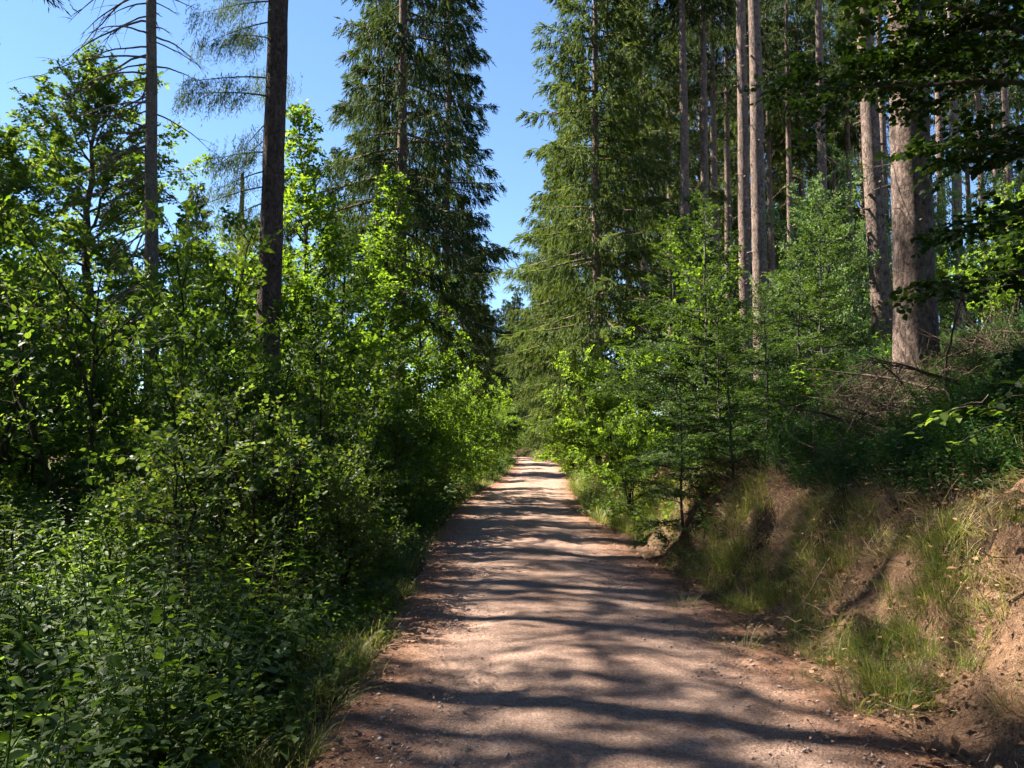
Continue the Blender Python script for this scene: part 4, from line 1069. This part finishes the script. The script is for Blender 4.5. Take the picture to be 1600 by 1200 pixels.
NEAR = [('tall nettle with paired grey-green leaves at the edge of the undergrowth', 385, 5.5, .78, 9, .075, .038, 'leaf_herb', 2),
        ('tall nettle a step behind the undergrowth edge, slightly shorter', 335, 5.9, .72, 8, .08, .04, 'leaf_herb', 2),
        ('herb with large pale oval leaves in the near corner of the undergrowth', 130, 4.7, .62, 5, .13, .07, 'leaf_pale', 2),
        ('broad-leaved plant low at the bottom edge, away from the path', 60, 4.3, .5, 5, .11, .065, 'leaf_herb', 2),
        ('sunlit yellow-green plant where the undergrowth meets the path', 470, 5.1, .34, 5, .10, .05, 'leaf_bright', 3),
        ('low sunlit herb beside the yellow-green plant', 430, 4.75, .26, 4, .08, .05, 'leaf_bright', 3),
        ('three-leaved bramble shoot in the middle of the near undergrowth', 265, 5.1, .6, 6, .09, .06, 'leaf_herb', 3),
        ('leafy shoot with pale topmost leaves left of the bramble shoot', 95, 5.6, .85, 7, .095, .05, 'leaf_pale', 2),
        ('small long-leaved herb at the bottom edge beside the path', 350, 4.35, .36, 5, .12, .035, 'leaf_herb', 2),
        ('nettle rising beside the path where the verge narrows', 515, 7.2, .8, 9, .08, .042, 'leaf_herb', 2),
        ('leafy shoot under the forked elder', 170, 7.4, 1.0, 7, .11, .06, 'leaf_herb', 2),
        ('pale leafy shoot in front of the forked elder', 215, 6.9, 1.15, 7, .12, .065, 'leaf_pale', 2),
        ('sunlit leafy shoot among bare twigs behind the near undergrowth', 395, 7.8, 1.25, 9, .10, .055, 'leaf_bright', 3)]
for i, (lab, px, d, h, n, ll, lw, mt, wh) in enumerate(NEAR):
    leafy_plant(lab, px, d, h, n, ll, lw, M[mt], 300 + i, whorl=wh)

# lit sprig of leaves reaching over the bank
def sprig(label, base, tip, n, ll, lw, mat, seed):
    r = np.random.default_rng(seed); b = np.array(base); v = np.array(tip) - b
    t = thing('beech_sprig', label, 'branch', tuple(b)); q = np.linspace(0, 1, 9)[:, None]
    P = v * q + UP * .12 * np.sin(q * 3.14); g2 = Geo(); g2.tube(P, .006 * (1 - q[:, 0]) + .002, 5); obj('stem', g2.mesh('stem', M['beech_bark']), t)
    lm = []
    for k in range(3):
        g3 = Geo(); g3.leaves(np.zeros((1, 3)), np.array([[1, 0, -.1]]), np.array([[.05, 0, 1.0]]), ll, lw, T8, np.array([.35 + .2 * k])); lm.append(g3.mesh('leaf', mat))
    az = math.atan2(v[1], v[0])
    for k in range(n):
        u = .15 + .85 * (k + .5) / n; o = obj('leaf', lm[k % 3], t, sample(P, np.array([u]))[0] + r.normal(0, .03, 3))
        sc = .7 + .5 * r.random(); o.scale = (sc,) * 3
        o.rotation_euler = (r.normal(0, .3), r.normal(.1, .25), az + (1 if k % 2 else -1) * (.9 + r.normal(0, .2)))
    return t


def world_pt(px, py, d): return ((px - 800) / 1295 * d, d, CAM_H + (687 - py) / 1295 * d)


sprig('sunlit beech sprig hanging over the bank edge', world_pt(1600, 655, 5.6), world_pt(1425, 672, 5.3), 34, .075, .05, M['leaf_bright'], 1)
sprig('lower beech sprig below the sunlit one', world_pt(1610, 690, 5.5), world_pt(1490, 700, 5.2), 22, .07, .047, M['leaf_bright'], 2)
sprig('dark beech sprig at the picture edge above the bank', world_pt(1640, 600, 5.4), world_pt(1560, 640, 5.3), 26, .08, .055, M['leaf_beech_shaded'], 3)

# dead branches heaped around the thick trunk
rng = np.random.default_rng(12)
labs = ['long grey dead branch lying in front of the thickest trunk', 'dead branch propped against the thickest trunk', 'forked dead branch left of the thickest trunk', 'brown dead branch on the bank top right of the thickest trunk',
        'dead branch slanting down towards the picture edge', 'pale broken branch stub sticking up beside the thickest trunk', 'thin dead branch arching over the bilberries', 'dead branch behind the heap, mostly hidden',
        'twiggy dead branch at the right end of the heap', 'short dead branch low in the heap', 'curved dead branch at the left end of the heap', 'dead branch crossing the leaning trunk']
for i, lab in enumerate(labs):
    px = 1340 + 230 * ((i * .37) % 1); d = 8.3 + 1.4 * ((i * .61) % 1); loc = on_ground(px, d, .08 + .1 * rng.random())
    az = rng.random() * 6.28; dv = unit(np.array([math.cos(az), .5 * math.sin(az), .18 + .3 * rng.random()]))
    t = tag(obj('dead_branch', dead_branch_mesh(rng, np.zeros(3), dv, 1.0 + .9 * rng.random(), .15, .012 + .012 * rng.random(), M['twig'], 9), None, loc), lab, 'branch', 'dead branches heaped on the bank')
BR = []
for k in range(3):
    g2 = Geo()
    for q_ in range(14):
        dv = unit(rng.normal(0, 1, 3) * np.array([1, 1, .45]) + UP * .25); qq = np.linspace(0, 1, 4)[:, None]; l = .25 + .55 * rng.random()
        P = rng.normal(0, .15, 3) * np.array([1, 1, .3]) + dv * l * qq + rng.normal(0, .02, (4, 3))
        g2.tube(P, .004 * (1 - qq[:, 0]) + .0015, 3)
    BR.append(g2.mesh('brushwood', M['twig']))
n = 170; y = 8.0 + 3.0 * rng.random(n); x = .40 * y + .24 * y * rng.random(n)
scatter('brushwood', 'brown tangle of dry twigs around the thickest trunk', BR, np.stack([x, y, height(x, y) + .05 + .3 * rng.random(n) * (np.abs(y - 9.2) < .8)], -1), np.stack([rng.normal(0, .2, n), rng.normal(0, .2, n), rng.random(n) * 6.28], -1), .6 + .6 * rng.random(n), rng.integers(0, 3, n))
n = 60; y = 6.5 + 4 * rng.random(n); x = -.28 * y - .16 * y * rng.random(n)
scatter('dry_twigs', 'dry twigs standing in the undergrowth on the left', BR, np.stack([x, y, height(x, y) + .35], -1), np.stack([rng.normal(0, .3, n), rng.normal(0, .3, n), rng.random(n) * 6.28], -1), .6 + .6 * rng.random(n), rng.integers(0, 3, n))

# tussocks of dry grass hanging from the bank edge
def tussock(label, px, d, r0, seed, mat, rz):
    r = np.random.default_rng(seed); loc = on_ground(px, d); t = thing('grass_tussock', label, 'grass', loc)
    g3 = Geo(); x0, y0, z0 = loc
    n = 300; a = r.random(n) * 6.28; q0 = np.sqrt(r.random(n)) * r0 * (.7 + .6 * r.random(n))
    bx = np.cos(a) * q0; by = np.sin(a) * q0 * 1.7; bz = height(x0 + bx, y0 + by) - z0
    for i in range(n):
        th = math.pi + r.normal(0, .9); L = .10 + .26 * r.random() ** 1.4; q = np.array([0, .35, .7, 1.0]); up = .25 + .75 * r.random()
        dn = np.array([math.cos(th), math.sin(th), 0])
        P = np.array([bx[i], by[i], bz[i] - .01]) + UP * (L * (up * q - .9 * q ** 2))[:, None] + dn * (L * (.3 * q + .5 * q ** 2))[:, None]
        gz = height(x0 + P[:, 0], y0 + P[:, 1]) - z0; P[:, 2] = np.maximum(P[:, 2], gz + .004)
        sd = np.array([-dn[1], dn[0], .2]); w = .0020 * np.array([.9, 1, .7, 0])
        V = np.concatenate([P - sd * w[:, None], P + sd * w[:, None]])[[0, 4, 1, 5, 2, 6, 3]]
        g3.add(V, [(0, 1, 2), (1, 3, 2), (2, 3, 4), (3, 5, 4), (4, 5, 6)], np.full(7, np.clip(r.normal(.5, .25), 0, 1)))
    g2 = Geo(); k = 9; th = np.arange(k) * 2 * np.pi / k
    ring = lambda f, h: np.stack([np.cos(th) * r0 * f * (1 + .25 * r.random(k)), np.sin(th) * r0 * 1.6 * f * (1 + .25 * r.random(k)), np.zeros(k)], -1)
    R1 = ring(1.0, 0); R2 = ring(.6, 0); C = np.zeros((1, 3))
    for Q, h in ((R1, -.04), (R2, .05), (C, .08)): Q[:, 2] = height(x0 + Q[:, 0], y0 + Q[:, 1]) - z0 + h * (1 if h < 0 else .8 + .4 * r.random(len(Q)))
    F = []
    for m_ in range(k):
        b_ = (m_ + 1) % k; F += [(m_, b_, k + b_), (m_, k + b_, k + m_), (k + m_, k + b_, 2 * k)]
    g2.add(np.concatenate([R1, R2, C]), F); obj('root_clump', g2.mesh('root_clump', M['ground'], True), t)
    obj('blades', g3.mesh('blades', mat), t)['kind'] = 'stuff'
    return t


TUS = [(1425, 6.6, .24, 'dry_grass', 'straw tussock hanging over the hollow in the middle of the bank'),
       (1290, 7.8, .20, 'dry_grass', 'tussock of dry grass at the shaded bank edge'),
       (1180, 9.2, .20, 'dry_grass', 'dry tussock beneath the bilberries, half shaded'),
       (1075, 11.0, .22, 'dry_grass', 'sunlit straw tussock high beside the young beeches'),
       (1540, 5.6, .20, 'dry_grass', 'tussock on the sunlit earth at the picture edge'),
       (1480, 5.9, .16, 'grass', 'yellow-green tussock on the sunlit earth'),
       (1345, 6.2, .12, 'grass', 'small bright green tussock in the middle of the bank')]
for i, (px, d, r0, mt, lab) in enumerate(TUS):
    tussock(lab, px, d, r0, 40 + i, M[mt], .2 * i)

# distinct grass tufts near the camera
TUF = [(1325, 5.15, 1.0, 'fresh sunlit grass tuft standing out on the near path edge'), (1375, 5.35, .8, 'sunlit grass tuft just right of the fresh one'), (1435, 5.5, 1.1, 'tall grass tuft, rightmost of the near three'),
       (1250, 5.75, .6, 'tiny grass tuft on the bare path edge'), (1150, 6.6, 1.1, 'grass tuft at the bank foot in broken light'), (1060, 8.3, 1.0, 'pale grass tuft at the bank foot further along')]
tm_ = [grass_proto(60 + k, 70, .12, .34, .0022, M['grass'], .14, .9, .76) for k in range(2)]
for i, (px, d, sc, lab) in enumerate(TUF):
    o = obj('grass_tuft', tm_[i % 2], None, on_ground(px, d, -.01)); o.scale = (sc,) * 3; o.rotation_euler = (0, 0, i)
    tag(o, lab, 'grass', 'grass tufts on the right path edge')

# roots and a fallen stick on the bank
def stick(name, label, pts, r, mat, cat):
    pts = np.array(pts); base = pts[0].copy(); q = np.linspace(0, 1, 16); t = np.linspace(0, 1, len(pts))
    P = np.stack([np.interp(q, t, pts[:, k]) for k in range(3)], -1); P[1:-1] = (P[:-2] + P[1:-1] + P[2:]) / 3
    P = P - base + np.random.default_rng(len(label)).normal(0, r * .5, P.shape)
    g2 = Geo(); g2.tube(P, r * (1 - .75 * q), 7, .25, np.random.default_rng(3), True)
    return tag(obj(name, g2.mesh(name, mat, True), None, tuple(base)), label, cat)


stick('exposed_root', 'crooked root coming out of the sunlit earth at the picture edge', [on_ground(1560, 5.15, -.03), on_ground(1562, 5.05, .05), on_ground(1585, 4.9, .04), on_ground(1625, 4.8, -.02)], .014, M['twig'], 'root')
stick('fallen_stick', 'long thin stick leaning down the grassy bank', [on_ground(1290, 7.2, .25), on_ground(1250, 6.9, .2), on_ground(1190, 6.7, .05)], .008, M['twig'], 'stick')
stick('fallen_stick', 'short broken stick on the litter at the bottom edge', [on_ground(1540, 4.6, .02), on_ground(1500, 4.5, .03)], .007, M['twig'], 'stick')
lf = []
for k in range(3):
    g3 = Geo(); g3.leaves(np.zeros((1, 3)), np.array([[1.0, 0, .1]]), np.array([[0, .2, 1.0]]), .085, .06, TLOBE, np.array([.3 + .3 * k])); lf.append(g3.mesh('fallen_leaf', M['dry_leaf']))
for i, (px, d, lab) in enumerate([(1588, 4.95, 'large pale fallen leaf at the right picture edge'), (1505, 4.75, 'brown fallen leaf right of the near grass tufts'), (1400, 4.7, 'fallen leaf in front of the near grass tufts'), (1440, 4.6, 'pale fallen leaf near the short stick')]):
    o = obj('fallen_leaf', lf[i % 3], None, on_ground(px, d, .035)); o.rotation_euler = (.2, -.1, i * 1.4); tag(o, lab, 'leaf', 'fallen leaves on the near bank')
